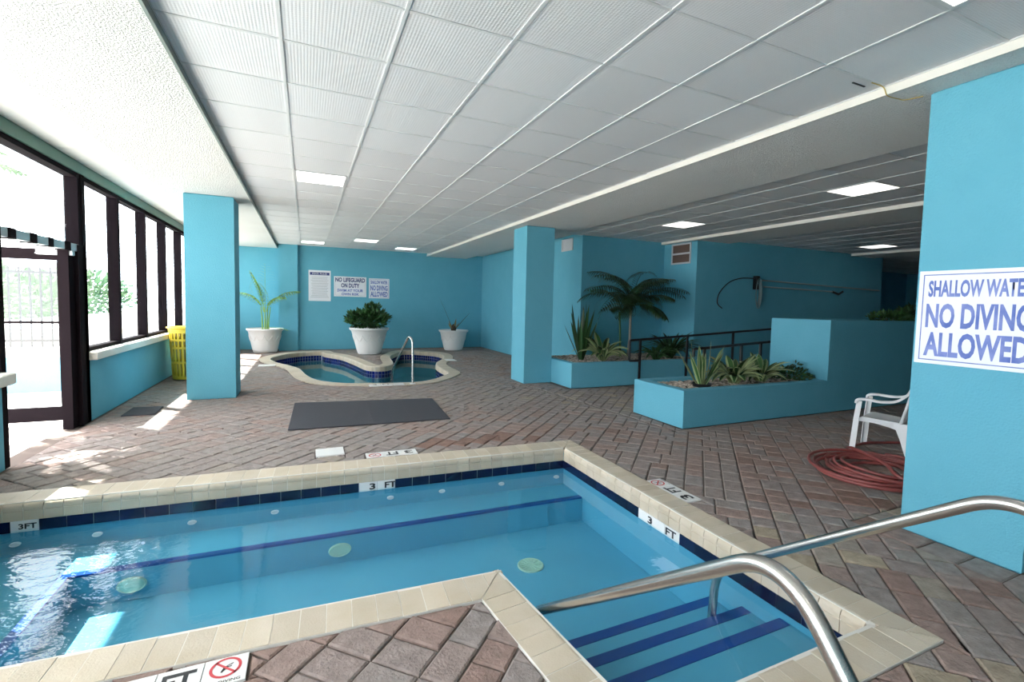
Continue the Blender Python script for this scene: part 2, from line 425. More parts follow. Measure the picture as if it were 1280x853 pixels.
floor = struct(slab(), 'floor', 'grout')
tag(floor, 'floor of clay pavers laid diagonally around the pool')

CW = [.235, .215, .215, .215, .26, .20]      # coping widths per pool edge
POUT = offset_poly_simple(POOL, 0, CW)
# ---- pavers
U = .0775
A45 = math.radians(45)
ex = Vector((math.cos(A45), math.sin(A45))); ey = Vector((math.sin(A45), -math.cos(A45)))
OX, OY = 2.87, 1.63   # a paver corner measured in the photograph
holes = [[(-2.4, 2.53+.02), (-2.4, 4.75), (2.66, 4.46), (2.66, 1.06)], ]
H1 = [(POUT[0][0], POUT[0][1]), (POUT[1][0], POUT[1][1]), (2.645, 2.2), (POUT[4][0], POUT[4][1]), (POUT[5][0], POUT[5][1])]
H2 = [(POUT[2][0], POUT[2][1]), (POUT[3][0], POUT[3][1]), (2.645, 2.9), (.99, 2.9), POUT[1]]
BANDX = [(-2.28, 6.22), (3.93, 6.12), (3.93, 6.19), (-2.28, 6.29)]
BANDY = [(4.02, 4.33), (4.09, 4.33), (3.70, 8.0), (3.63, 8.0)]
BANDA = [(4.09, 4.31), (9.6, 4.31), (9.6, 4.39), (4.09, 4.39)]
PILL = {'window': (-1.56, 8.10, -.95, 8.65), 'middle': (3.72, 8.0, 4.30, 8.60), 'near': (3.76, 1.20, 4.37, 1.815)}
MARKF = rect(-.69, 2.04, -.215, 2.19); MARKR = rect(2.665, 2.68, 2.80, 3.16); MARKB = [(.51, 4.595), (1.0, 4.57), (1.01, 4.70), (.52, 4.725)]
BLANK = rect(.08, 4.79, .34, 5.03)
BORD = [rect(3.53, 1.0, 3.76, 2.02), rect(3.76, 1.815, 4.6, 2.02)]
CONV = [H1, H2, BANDX, BANDY, BANDA, MARKF, MARKR, MARKB, BLANK, *BORD]
CONV += [rect(*v) for v in PILL.values()] + [rect(4.2, 4.39, 14, 5.37), rect(4.22, 7.22, 7.7, 8.9), rect(5.43, 8.83, 9, 16), rect(7.68, 7.8, 15, 9), rect(5.42, 5.37, 14, 7.22), rect(-3, 15.6, -.7, 17), rect(-.7, 15.05, 6, 17), rect(-3, -5, XW+.02, 17)]
for h in CONV:
    if area(h) < 0: h.reverse()
cells = []
S6 = 6*U
def emit_cell(u0, v0, du, dv): cells.append((u0, v0, du, dv))
rg = random.Random(11)
for strip in range(-26, 30):
    v0 = strip*S6; u = -190*U + rg.choice((0, 1, 2))*U
    while u < 90*U:
        if rg.random() < .52:
            emit_cell(u, v0, 2*U, 3*U); emit_cell(u, v0+3*U, 2*U, 3*U); u += 2*U
        else:
            Ln = rg.choice((4, 5, 5, 6, 7))
            for row in range(3):
                left = Ln; uu = u
                while left > 0:
                    k = 2 if left in (2, 4) else 3 if left == 3 else rg.choice((3, 3, 2))
                    if left-k == 1: k = 2 if k == 3 else 3
                    emit_cell(uu, v0+row*2*U, k*U, 2*U); uu += k*U; left -= k
            u += Ln*U
pav = []
for (u, v, du, dv) in cells:
    c = [(u, v), (u+du, v), (u+du, v+dv), (u, v+dv)]
    poly = []
    for a, b in c:
        q = Vector((OX, OY))+ex*(-a)+ey*b; poly.append((q.x, q.y))
    if area(poly) < 0: poly.reverse()
    cx = sum(p[0] for p in poly)/4; cyy = sum(p[1] for p in poly)/4
    if cx < -2.5 or cx > 10.5 or cyy < .15 or cyy > 16.1: continue
    if inside((cx, cyy), SPAO): continue
    parts = [poly]
    for h in CONV:
        nx = []
        for p in parts:
            nx += subtract(p, h) if bbox_hit(p, h) else [p]
        parts = nx
        if not parts: break
    parts = [p for p in parts if abs(area(p)) > 4.5e-4]
    if parts: pav.append((cx, cyy, parts))
def rowcells(a, b, w, L, jitter=.0):
    """a course of bricks of width w from a to b (left side)"""
    a = Vector(a); b = Vector(b); d = (b-a); n = max(1, round(d.length/L)); d.normalize(); nn = Vector((-d.y, d.x)); s = (b-a).length/n
    for i in range(n):
        p = a+d*(s*i); q = a+d*(s*(i+1)); pl = [tuple(p), tuple(q), tuple(q+nn*w), tuple(p+nn*w)]
        pav.append(((p.x+q.x)/2, (p.y+q.y)/2, [pl]))
rowcells((-2.26, 6.22), (3.93, 6.12), .068, .2); rowcells((4.055, 4.39), (3.665, 8.0), .065, .2)
rowcells((4.09, 4.31), (9.6, 4.31), .08, .2)
rowcells((3.76, 1.0), (3.76, 1.815), .225, .2); rowcells((3.76, 1.815), (3.535, 1.815), .0, .2) if False else None
rowcells((3.535, 1.815), (4.6, 1.815), .205, .2)
# what the camera can see, nearest first
def seen(x, y):
    d = Vector((x, y, -CAM_H)); z = d.dot(_f)
    if z < .1: return False
    px = 651.6+591.46*d.dot(_r)/z; py = 415.3-591.46*d.dot(_u)/z
    return -30 < px < 1310 and -20 < py < 890
pav.sort(key=lambda t: (0 if seen(t[0], t[1]) else 1, t[0]**2+t[1]**2))
rt = random.Random(5)
rest = MB()
from mathutils import noise as mnoise
for i, (cx, cyy, parts) in enumerate(pav):
    mb = MB() if i < 300 else rest
    near_ = cx > 2.3 and cyy < 2.3
    big = .5+.45*mnoise.noise(Vector((cx*.35, cyy*.35, 0)))+(.22 if near_ else -.2 if cyy < 2.4 else 0)
    t = min(1, max(0, big+rt.uniform(-.5, .5)*(1 if near_ else .5))); dz = rt.uniform(-.004, .003)
    if 1.1 < cx < 2.3 and 4.65 < cyy < 5.0 and rt.random() < .6: t = 0.0
    for p in parts:
        q = inset(p, .0048)
        if area(q) <= 1.0e-4 or not all(inside(v, p) for v in inset(p, .0065)):
            if area(p) < 5e-4: continue
            mx_, my_ = sum(v[0] for v in p)/len(p), sum(v[1] for v in p)/len(p); q = [(mx_+(v[0]-mx_)*.93, my_+(v[1]-my_)*.93) for v in p]
        small = not all(inside(v, p) for v in inset(p, .0140)) or area(inset(p, .0145)) <= 0
        mb.prism(q, -.03, dz, ch=0 if small else .0085, tint=t)
    if i < 300 and mb.v: mb.build('paver', 'paver', floor)
rest.build('paver', 'paver', floor, kind='stuff')

# ---- walls
def wall(name, boxes, label=None, m='teal', **k):
    mb = MB()
    for b in boxes: mb.box(b[:3], b[3:])
    return struct(mb, name, m, label=label, **k)
T = 3.35
wall('wall_back', [(-.6, 15.2, 0, 5.43, 15.4, T), (-2.5, 15.6, 0, -.6, 15.8, T)], 'teal stucco back wall that carries three signs')
wall('pillar', [(-.70, 15.05, 0, -.21, 15.6, T)], 'flat teal pilaster on the back wall')
wall('wall_right', [(5.43, 9.03, 0, 5.63, 15.4, T)], 'teal side wall beside the hot tub, with a small white vent')
wall('wall_alcove', [(5.43, 8.83, 0, 7.88, 9.03, T)], 'dark teal wall behind the indoor palm')
wall('wall_recess_side', [(7.68, 7.8, 0, 7.88, 8.83, T)], 'teal wall with the larger louvred vent')
wall('wall_far_right', [(7.88, 7.8, 0, 14.3, 8.0, T), (14.3, 7.8, 0, 14.4, 11.2, T), (14.3, 11.0, 0, 22.2, 11.2, T), (22.0, -4.2, 0, 22.2, 11.2, T)], 'long dark teal wall with poles and hoses')
wall('wall_front', [(-2.5, -4.2, 0, 22.2, -4.0, T)], 'teal wall behind the camera')
wall('wall_left', [(-2.42, 7.06, 0, XW, 15.6, .72), (-2.42, -4.0, 0, XW, 5.32, .72)], 'low teal wall under the row of windows')
sillm = MB(); sillm.box((-2.46, 7.04, .72), (-2.215, 15.6, .82), c=.012); sillm.box((-2.46, -4, .72), (-2.215, 5.34, .82), c=.012)
struct(sillm, 'window_sill', 'white_sill', label='white painted sill ledge under the windows')

P_LABEL = {'window': 'teal stucco pillar beside the yellow bin', 'middle': 'teal stucco pillar where two paths meet at the plant box', 'near': 'teal stucco pillar that carries the big white sign'}
pil = {}
for k, (x0, y0, x1, y1) in PILL.items():
    mb = MB(); mb.box((x0, y0, -.01), (x1, y1, BEAM-.002), c=.012); pil[k] = struct(mb, 'pillar', 'teal', label=P_LABEL[k])

# ---- ceiling: slab, beams, grid, tiles, lamps
ceil = struct(MB().box((-2.6, -4.2, 3.06), (22.2, 16.0, 3.35)), 'ceiling', 'white_stucco', label='suspended ceiling of square white ribbed tiles')
def beam(x0, x1, y0, y1, label, faces=None, m='white_stucco'):
    mb = MB(); mb.box((x0, y0, BEAM), (x1, y1, 3.06), c=.0)
    # light painted side faces stand slightly proud
    o = struct(mb, 'beam', m, label=label)
    if faces:
        for nm, xa, xb, mm in faces: MB().box((xa, y0, BEAM-.004), (xb, y1, CEIL+.002)).build(nm, mm, o)
    return o
M['grey_green_edge'] = mat('grey_green_angle', (.20, .24, .22), .6)  # dark grey-green strip along the window-side beam
beam(-1.78, GX0-.012, -4, 15.6, 'white popcorn plaster beam running along the window side', [('edge_trim', GX0-.012, GX0+.006, 'grey_green_edge')])
beam(GX0+7*GP+.014, 4.85, -4, 15.2, 'grey popcorn plaster beam over the middle and near pillars', [('edge_trim', GX0+7*GP, GX0+7*GP+.014, 'cream_trim')])
beam(7.564, 8.6, -4, 8.8, 'second plaster beam, over the far bay', [('edge_trim', 7.55, 7.564, 'cream_trim')])
beam(13.0, 14.0, -4, 11, 'farthest plaster beam, at the dark opening', [('edge_trim', 12.986, 13.0, 'cream_trim')])
# smooth soffit panels beside the windows
sof = struct(MB().box((-2.45, -4, 3.0), (-1.78, 15.6, 3.06)), 'trim_1', 'smooth_soffit', label='smooth white soffit panels between beam and windows')
ya = -3.45
while ya < 15.5:
    MB().box((-2.34, ya, BEAM+.004), (-1.785, ya+1.21, 3.0), c=.003).build('panel', 'smooth_soffit', sof); ya += 1.22
hd = MB(); hd.box((-2.36, -4, 2.825), (-2.285, 15.6, 2.95), c=.004)
struct(hd, 'trim_2', 'green', label='dark green header board above the windows')

tb = MB()
def grid(x0, nx, y0, ny, lamps, seeall, xmax=None):
    """T-bars and square lay-in tiles; returns tile cells"""
    out = []
    for i in range(nx+1):
        x = x0+i*GP; tb.box((x-.010, y0, CEIL-.002), (x+.010, y0+ny*GP, CEIL+.012))
    for j in range(ny+1):
        y = y0+j*GP; tb.box((x0, y-.009, CEIL-.0005), (x0+nx*GP, y+.009, CEIL+.012))
    for i in range(nx):
        for j in range(ny):
            if (i, j) in lamps: continue
            out.append((x0+i*GP, y0+j*GP))
    return out
GY0 = 2.5827-11*GP
L_MAIN = {(1, 17), (1, 29), (3, 27), (5, 29), (1, 5), (5, 8)}  # last two panels are added past the frame to light the near side
tiles = grid(GX0, 7, GY0, 31, L_MAIN, True)
RX0 = 5.94-2*GP; RY0 = 3.36-12*GP
L_R = {(2, 12), (2, 17), (2, 6)}  # last panel is unseen, added for extra light
tiles += grid(RX0, 5, RY0, 21, L_R, False)
QX0 = 8.6; QY0 = 6.30-16*GP
L_Q = {(5, 16), (5, 10), (1, 4)}  # last two panels are unseen, added for extra light
tiles += grid(QX0, 8, QY0, 19, L_Q, False)
SX0 = 14.0; L_S = {(3, 16)}
tiles += grid(SX0, 12, QY0, 23, L_S, False)
tb.build('tee_bar', 'tbar', ceil, kind='stuff')
def ceil_seen(x, y):
    d = Vector((x, y, CEIL-CAM_H)); z = d.dot(_f)
    if z < .1: return False
    px = 651.6+591.46*d.dot(_r)/z; py = 415.3-591.46*d.dot(_u)/z
    return -60 < px < 1340 and -60 < py < 900
tiles.sort(key=lambda t: (0 if ceil_seen(t[0]+.3, t[1]+.3) else 1, (t[0]+.3)**2+(t[1]+.3)**2))
rr = random.Random(3); trest = MB()
for i, (x, y) in enumerate(tiles):
    mb = MB() if i < 300 else trest
    g = .0095; z = CEIL-.001; s = [rr.uniform(-.0012, .0045) for _ in range(4)]; sag = rr.uniform(0, .006)
    vs = [(x+g, y+g, z+s[0]), (x+GP-g, y+g, z+s[1]), (x+GP-g, y+GP-g, z+s[2]), (x+g, y+GP-g, z+s[3])]
    # slightly sagging lay-in panel: 3 x 3 grid with its rim
    N3 = 4; gv = []; gf = []
    for a in range(N3+1):
        for b in range(N3+1):
            fa, fb = a/N3, b/N3
            zz = (s[0]*(1-fa)*(1-fb)+s[1]*fa*(1-fb)+s[2]*fa*fb+s[3]*(1-fa)*fb)
            gv.append((x+g+fa*(GP-2*g), y+g+fb*(GP-2*g), z+.004+zz*.5-sag*.5*16*fa*(1-fa)*fb*(1-fb)))
    for a in range(N3):
        for b in range(N3):
            k = a*(N3+1)+b; gf.append((k, k+1, k+N3+2, k+N3+1))
    mb.add(gv, gf, 0, rr.random(), True)
    if i < 300: mb.build('ceiling_tile', 'tile', ceil)
trest.build('ceiling_tile', 'tile', ceil, kind='stuff')

def lamp(x, y, label, group=None):
    o = empty('ceiling_light', (x+GP/2, y+GP/2, CEIL), label, 'light', group)
    f = MB(); w = .02
    for a, b in (((x+.013, y+.013), (x+GP-.013, y+w+.013)), ((x+.013, y+GP-w-.013), (x+GP-.013, y+GP-.013)), ((x+.013, y+w+.013), (x+w+.013, y+GP-w-.013)), ((x+GP-w-.013, y+w+.013), (x+GP-.013, y+GP-w-.013))):
        f.box((*a, CEIL-.004), (*b, CEIL+.02))
    f.build('frame', 'tbar', o)
    MB().box((x+.033, y+.033, CEIL-.001), (x+GP-.033, y+GP-.033, CEIL+.01)).build('diffuser', 'lamp', o)
    return o
G = 'square lit panels in the ceiling'
for (i, j), lb in {(1, 17): 'square lit ceiling panel nearest the window pillar', (1, 29): 'lit ceiling panel by the back wall above the pool rules', (3, 27): 'lit ceiling panel above the hot tub, between the two by the back wall', (5, 29): 'lit ceiling panel by the back wall left of the plaster beam', (1, 5): 'added lit ceiling panel over the camera side deck, out of view', (5, 8): 'added lit ceiling panel over the pool steps, to light the near side'}.items():
    lamp(GX0+i*GP, GY0+j*GP, lb, G)
for (i, j), lb in {(2, 12): 'largest lit ceiling panel, in the right bay above the white chair', (2, 17): 'lit ceiling panel in front of the indoor palm', (2, 6): 'added unseen lit ceiling panel behind the near pillar'}.items():
    lamp(RX0+i*GP, RY0+j*GP, lb, G)
for (i, j), lb in {(5, 16): 'lit ceiling panel in front of the wall with the poles', (5, 10): 'added unseen lit ceiling panel over the tall planter', (1, 4): 'added unseen lit ceiling panel in the far bay'}.items():
    lamp(QX0+i*GP, QY0+j*GP, lb, G)
lamp(SX0+3*GP, QY0+16*GP, 'smallest lit ceiling panel, at the dark opening by the sign', G)

# ---- windows
MY = [5.34-1.24*7, 5.34-1.24*6, 5.34-1.24*5, 5.34-1.24*4, 5.34-1.24*3, 5.34-1.24*2, 5.34-1.24, 5.34]
MYR = [6.93, 8.15, 9.33, 10.50, 11.67, 12.85, 14.05, 15.25]
def window(n, ya, yb):
    o = empty('window_%d' % n, (XW-.06, (ya+yb)/2, .82), kind='structure')
    f = MB(); x0, x1 = -2.42, XW
    f.box((x0, ya-.035, .82), (x1, ya+.035, 2.83), c=.004); f.box((x0+.02, ya+.035, .82), (x1-.01, yb-.035, .865)); f.box((x0+.02, ya+.035, 2.775), (x1-.005, yb-.035, 2.83))
    f.build('frame', 'bronze', o)
    MB().box((-2.368, ya+.035, .865), (-2.362, yb-.035, 2.775)).build('pane', 'glass', o)
n = 1
for a, b in list(zip(MY[:-1], MY[1:]))+list(zip(MYR[:-1], MYR[1:])): window(n, a, b); n += 1
ef = MB(); ef.box((-2.42, 15.2, .82), (XW, 15.6, 2.83)); struct(ef, 'trim_3', 'bronze')
# ---- door opening: jambs, transom, open leaf
d = empty('door_1', (XW, 6.1, 0), kind='structure', label='glass door with dark bronze frame standing open to the patio')
j = MB(); j.box((-2.44, 6.84, 0), (XW+.01, 7.055, 2.03), c=.004); j.box((-2.44, 6.965, 0), (XW+.01, 7.055, 2.83), c=.004); j.box((-2.42, 6.70, 0), (-2.33, 6.84, 2.0), c=.004)
j.box((-2.42, 5.32, .0), (XW, 5.40, 2.83), c=.004); j.box((-2.42, 5.4, 2.775), (XW-.005, 6.965, 2.83))
j.build('door_frame', 'bronze', d)
tr = MB(); tr.box((-2.40, 5.40, 1.955), (-2.30, 6.965, 2.035), c=.004); tr.build('transom_bar', 'aluminium', d)
for y0, y1 in ((5.5, 5.62), (5.86, 5.98), (6.2, 6.3), (6.55, 6.68)): MB().box((-2.405, y0, 1.95), (-2.295, y1, 2.04)).build('dark_block', 'bronze', d)  # dark blocks paint the dappled shade onto the transom bar
MB().box((-2.36, 5.40, 2.035), (-2.354, 6.965, 2.775)).build('pane', 'glass', d)
cl = MB(); cl.box((-2.60, 6.72, 1.90), (-2.30, 6.78, 1.955), c=.006); cl.tube([(-2.5, 6.75, 1.93), (-2.62, 6.95, 1.95), (-2.75, 7.08, 1.93)], .008, 8); cl.build('door_closer', 'aluminium', d)
lf = MB(); X0, X1 = -3.36, -2.455; Yd = 7.06
lf.box((X1-.10, Yd, .03), (X1, Yd+.045, 1.98), c=.004); lf.box((X0, Yd, .03), (X0+.10, Yd+.045, 1.98), c=.004)
lf.box((X0+.1, Yd, .03), (X1-.1, Yd+.045, .19), c=.003); lf.box((X0+.1, Yd, 1.86), (X1-.1, Yd+.045, 1.98), c=.003)
lf.build('door_leaf', 'bronze', d)
MB().box((X0+.1, Yd+.02, .19), (X1-.1, Yd+.026, 1.86)).build('pane', 'glass', d)
pb = MB(); pb.tube([(X0+.04, Yd-.05, 1.16), (X1-.03, Yd-.05, 1.16)], .013, 10); pb.box((X1-.06, Yd-.06, 1.13), (X1-.01, Yd, 1.19)); pb.box((X0, Yd-.06, 1.13), (X0+.05, Yd, 1.19)); pb.build('push_bar', 'bronze', d)
rv = MB()
for z in (.12, .42, .78, 1.0, 1.3, 1.55, 1.78, 1.9): rv.lathe([(.011, 0), (.011, .004), (.006, .008)], 10)
rv = MB()
for z in (.12, .34, .56, .86, 1.2, 1.5, 1.72, 1.9):
    r0 = MB().lathe([(.010, 0), (.010, .004), (.005, .008)], 10); r0.xf(Matrix.Translation((X1-.03, Yd, z)) @ Matrix.Rotation(PI/2, 4, 'X')); rv.add(r0.v, r0.f)
rv.build('rivet', 'white_plastic', d)

# ---- outside: patio, overhang, low walls, fence, planting
struct(MB().box((-30, -12, -.20), (-2.45, 40, -.02)), 'ground', 'concrete', label='bright concrete patio outside the windows')
wall('roof_overhang', [(-4.33, -6, 4.5, -2.45, 10.6, 4.7), (-3.9, 10.6, 4.5, -2.45, 18, 4.7), (-2.62, -6, 2.9, -2.45, 18, 4.7)], 'white slab overhanging the windows outside', 'smooth_soffit')
wall('wall_patio', [(-12, 9.5, -.02, -3.25, 9.7, .52)], 'low teal wall across the patio behind the glass door', 'teal')
struct(MB().box((-12, 9.46, .52), (-3.22, 9.74, .66), c=.01), 'trim_4', 'white_sill', label='white cap on the low patio wall')
fe = empty('fence', (-3.8, 9.6, .66), 'black upright bar fence standing on the low patio wall', 'fence')
MB().box((-7.8, 9.585, 1.78), (-3.3, 9.615, 1.82)).build('rail', 'black_metal', fe); MB().box((-7.8, 9.585, .74), (-3.3, 9.615, .78)).build('rail', 'black_metal', fe)
x = -7.75
bar = None
while x < -3.3:
    w = .045 if int((x+7.75)/.12) % 9 == 0 else .011
    if bar is None or w > .02:
        MB().box((x-w, 9.59, .66), (x+w, 9.61, 1.95 if w > .02 else 1.88)).build('bar', 'black_metal', fe)
    else: MB().box((x-w, 9.59, .66), (x+w, 9.61, 1.88)).build('bar', 'black_metal', fe)
    x += .12
wall('wall_garden', [(-6.2, 9.8, -.02, -6.0, 40, .85)], 'low white garden wall beyond the windows', 'white_sill')

# ------------------------------------------------------------------ foliage helpers
def blade(mb, base, az, lean, length, width, droop=.5, n=6, mi=0, edge=None, tint=None, fold=.15, tip=.0, wmax=.35):
    """a strap leaf from base; az heading, lean from vertical, droop adds curvature; edge = material index of pale margins"""
    tint = random.random() if tint is None else tint
    p = Vector(base); hd_ = Vector((math.cos(az), math.sin(az), 0)); side = Vector((-math.sin(az), math.cos(az), 0)); th = lean; st = length/n
    rows = []
    for i in range(n+1):
        t = i/n
        w = width*(math.sin(PI*min(1, (t*(1-wmax)/wmax if t < wmax else 1-wmax+0)) * .5) if False else 1)
        if t < wmax: w = width*(.45+.55*math.sin(.5*PI*t/wmax))
        else: w = width*max(tip, math.cos(.5*PI*((t-wmax)/(1-wmax)))**.8 if t < 1 else tip)
        dirv = hd_*math.sin(th)+Vector((0, 0, 1))*math.cos(th); nrm = dirv.cross(side)
        k = .55 if edge is not None else 0
        row = [p-side*w*.5+nrm*fold*w*-1]
        if edge is not None: row += [p-side*w*.5*k, p+side*w*.5*k]
        else: row += [p]
        row += [p+side*w*.5+nrm*fold*w*-1]
        rows.append(row); p = p+dirv*st; th += droop/n
    m = len(rows[0]); vs = [q for r in rows for q in r]
    for j in range(m-1):
        fs = [(i*m+j, i*m+j+1, (i+1)*m+j+1, (i+1)*m+j) for i in range(n)]
        mi_ = edge if (edge is not None and j in (0, m-2)) else mi
        mb.add(vs if j == 0 else [], [], mi_)
        o = len(mb.v)-len(vs)
        for f in fs: mb.f.append([o+a for a in f]); mb.m.append(mi_); mb.t.append(tint); mb.sm.append(False)
    return p
def frond(mb, base, az, lean, length, droop, nl=16, ll=.28, lw=.03, mi=0, mstem=0, hang=.5, tint=None, start=.25):
    p = Vector(base); hd_ = Vector((math.cos(az), math.sin(az), 0)); side = Vector((-math.sin(az), math.cos(az), 0)); th = lean; n = 14; st = length/n; pts = [p.copy()]; dirs = []
    for i in range(n):
        dv = hd_*math.sin(th)+Vector((0, 0, 1))*math.cos(th); dirs.append(dv); p = p+dv*st; pts.append(p.copy()); th += droop/n
    dirs.append(dirs[-1])
    mb.tube(pts, .008, 5, mi=mstem, tint=.5, rs=[.009*(1-.75*i/n) for i in range(n+1)])
    for k in range(nl):
        t = start+(1-start)*k/(nl-1); i = min(n-1, int(t*n)); q = pts[i].lerp(pts[i+1], t*n-i); dv = dirs[i]
        L_ = ll*(math.sin(PI*(.18+.80*(t-start)/(1-start)))**.6)
        for sgn in (-1, 1):
            d0 = (side*sgn*.85+dv*.55+Vector((0, 0, .12))).normalized()
            a = q; w = lw*.5; vs = []; dd = d0.copy(); perp = dd.cross(Vector((0, 0, 1))).normalized()
            tn = random.random() if tint is None else tint
            for s_ in range(4):
                ww = w*(1, 1, .7, .05)[s_]*(1 if s_ else .5); vs += [a-perp*ww, a+perp*ww]; a = a+dd*(L_/3); dd = (dd+Vector((0, 0, -hang*.5))).normalized()
            mb.add(vs, [(0, 1, 3, 2), (2, 3, 5, 4), (4, 5, 7, 6)], mi, tn)
def leafball(mb, c, r, n, size, mi=0, seed=1, flat=1.0, up=.3, elong=2.0):
    g = random.Random(seed)
    for _ in range(n):
        dv = Vector((g.gauss(0, 1), g.gauss(0, 1), g.gauss(0, 1))); dv.normalize(); k = g.random()**.4
        p = Vector(c)+Vector((dv.x*r[0], dv.y*r[1], dv.z*r[2]))*k
        ax = (dv+Vector((g.gauss(0, .5), g.gauss(0, .5), up+g.gauss(0, .4)))).normalized(); sd_ = ax.cross(Vector((g.gauss(0, 1), g.gauss(0, 1), 1))).normalized()
        L_ = size*g.uniform(.6, 1.3); w = L_/elong
        mid = p+ax*L_*.5; nn = ax.cross(sd_)*w*.15
        mb.add([p, mid-sd_*w*.5+nn, p+ax*L_, mid+sd_*w*.5+nn], [(0, 1, 2, 3)], mi, g.random())

# ------------------------------------------------------------------ SWIMMING POOL
pool = empty('swimming_pool', (0, 3.3, 0), 'shallow swimming pool with cream coping and pale blue water', 'pool')
sh = MB()
PS = offset_poly_simple(POOL, .012)
nP = len(PS)
for i in range(nP):
    a, b = PS[i], PS[(i+1) % nP]; sh.add([(*a, FLOORZ), (*b, FLOORZ), (*b, -.03), (*a, -.03)], [(0, 1, 2, 3)])
pts = [[Vector((x, y, 0)) for x, y in PS]]
sh.add([(x, y, FLOORZ) for x, y in PS], [t if area([PS[i] for i in t]) > 0 else tuple(reversed(t)) for t in geometry.tessellate_polygon(pts)])
sh.build('basin', 'plaster', pool)
def bench_y(x): return 3.83+.031*(2.43-x)
def yb(x): return 4.20+(2.43-x)*.0501
bn = MB(); bz = -.37; bl = -1.43
bn.prism([(bl, bench_y(bl)), (2.44, bench_y(2.44)), (2.44, yb(2.44)+.01), (bl, yb(bl)+.01)], FLOORZ, bz)
bn.prism([(-2.06, 2.53), (bl, 2.50), (bl, yb(bl)+.01), (-2.06, yb(-2.06)+.01)], FLOORZ, bz)
bn.build('bench', 'plaster', pool)
st = MB(); e = .05
st.prism([(bl-e, bench_y(bl)-.004), (2.43, bench_y(2.43)-.004), (2.43, bench_y(2.43)+e), (bl-e, bench_y(bl)+e)], bz-.012, bz+.003)
st.prism([(bl-e, 2.51), (bl+.004, 2.51), (bl+.004, bench_y(bl)), (bl-e, bench_y(bl))], bz-.012, bz+.003)
st.build('bench_stripe', 'stripe', pool)
for zt, y1 in ((-.25, 1.72), (-.335, 1.97), (-.42, 2.22)):
    xl = lambda y: .99+(2.38-y)*.119
    sp = MB().prism([(xl(1.28)-.01, 1.28), (2.44, 1.28), (2.44, y1), (xl(y1)-.01, y1)], FLOORZ+.001, zt).build('step', 'plaster', pool)
    MB().prism([(xl(y1)-.008, y1-.062), (2.432, y1-.062), (2.432, y1+.004), (xl(y1)-.012, y1+.004)], zt-.014, zt+.003).build('stripe', 'stripe', sp)
wm = MB(); wt = [[Vector((x, y, 0)) for x, y in POOL]]
wm.add([(x, y, WATER) for x, y in POOL], [t if area([POOL[i] for i in t]) > 0 else tuple(reversed(t)) for t in geometry.tessellate_polygon(wt)])
wm.build('water', 'water', pool)
# drain, lights and return fittings
def disc(name, c, nrm, r, t, mats, parent, grooves=0, sq=1):
    mb = MB().lathe([(r, 0), (r, t*.6), (r*.93, t), (r*.86, t*.7), (0.0001, t*.8)], 28)
    if grooves:
        for k in range(grooves):
            a = 2*PI*k/grooves; mb.box((r*.3, -.004, t*.7), (r*.8, .004, t*1.1), R=Matrix.Rotation(a, 3, 'Z'))
    Mx = Matrix.Translation(c) @ Vector((0, 0, 1)).rotation_difference(Vector(nrm)).to_matrix().to_4x4()
    if sq != 1: Mx = Matrix.Translation(c) @ Matrix.Diagonal((1, 1, sq, 1)) @ Matrix.Translation(-Vector(c)) @ Mx
    return mb.xf(Mx).build(name, mats, parent)
disc('drain_cover', (1.63, 3.29, FLOORZ), (0, 0, 1), .105, .012, 'pale_green', pool, 14)
for x in (.24, -1.09): disc('underwater_light', (x, bench_y(x)-.001, -.49), (0, -1, 0), .085, .02, 'pale_green', pool, 0, .62)
for x in (-1.87, -1.41, -.82, -.24, .69, 1.16, 1.75, 2.35): disc('return_fitting', (x, yb(x)-.0, -.285), (0, -1, 0), .03, .02, 'white_plastic', pool, 0, .5)
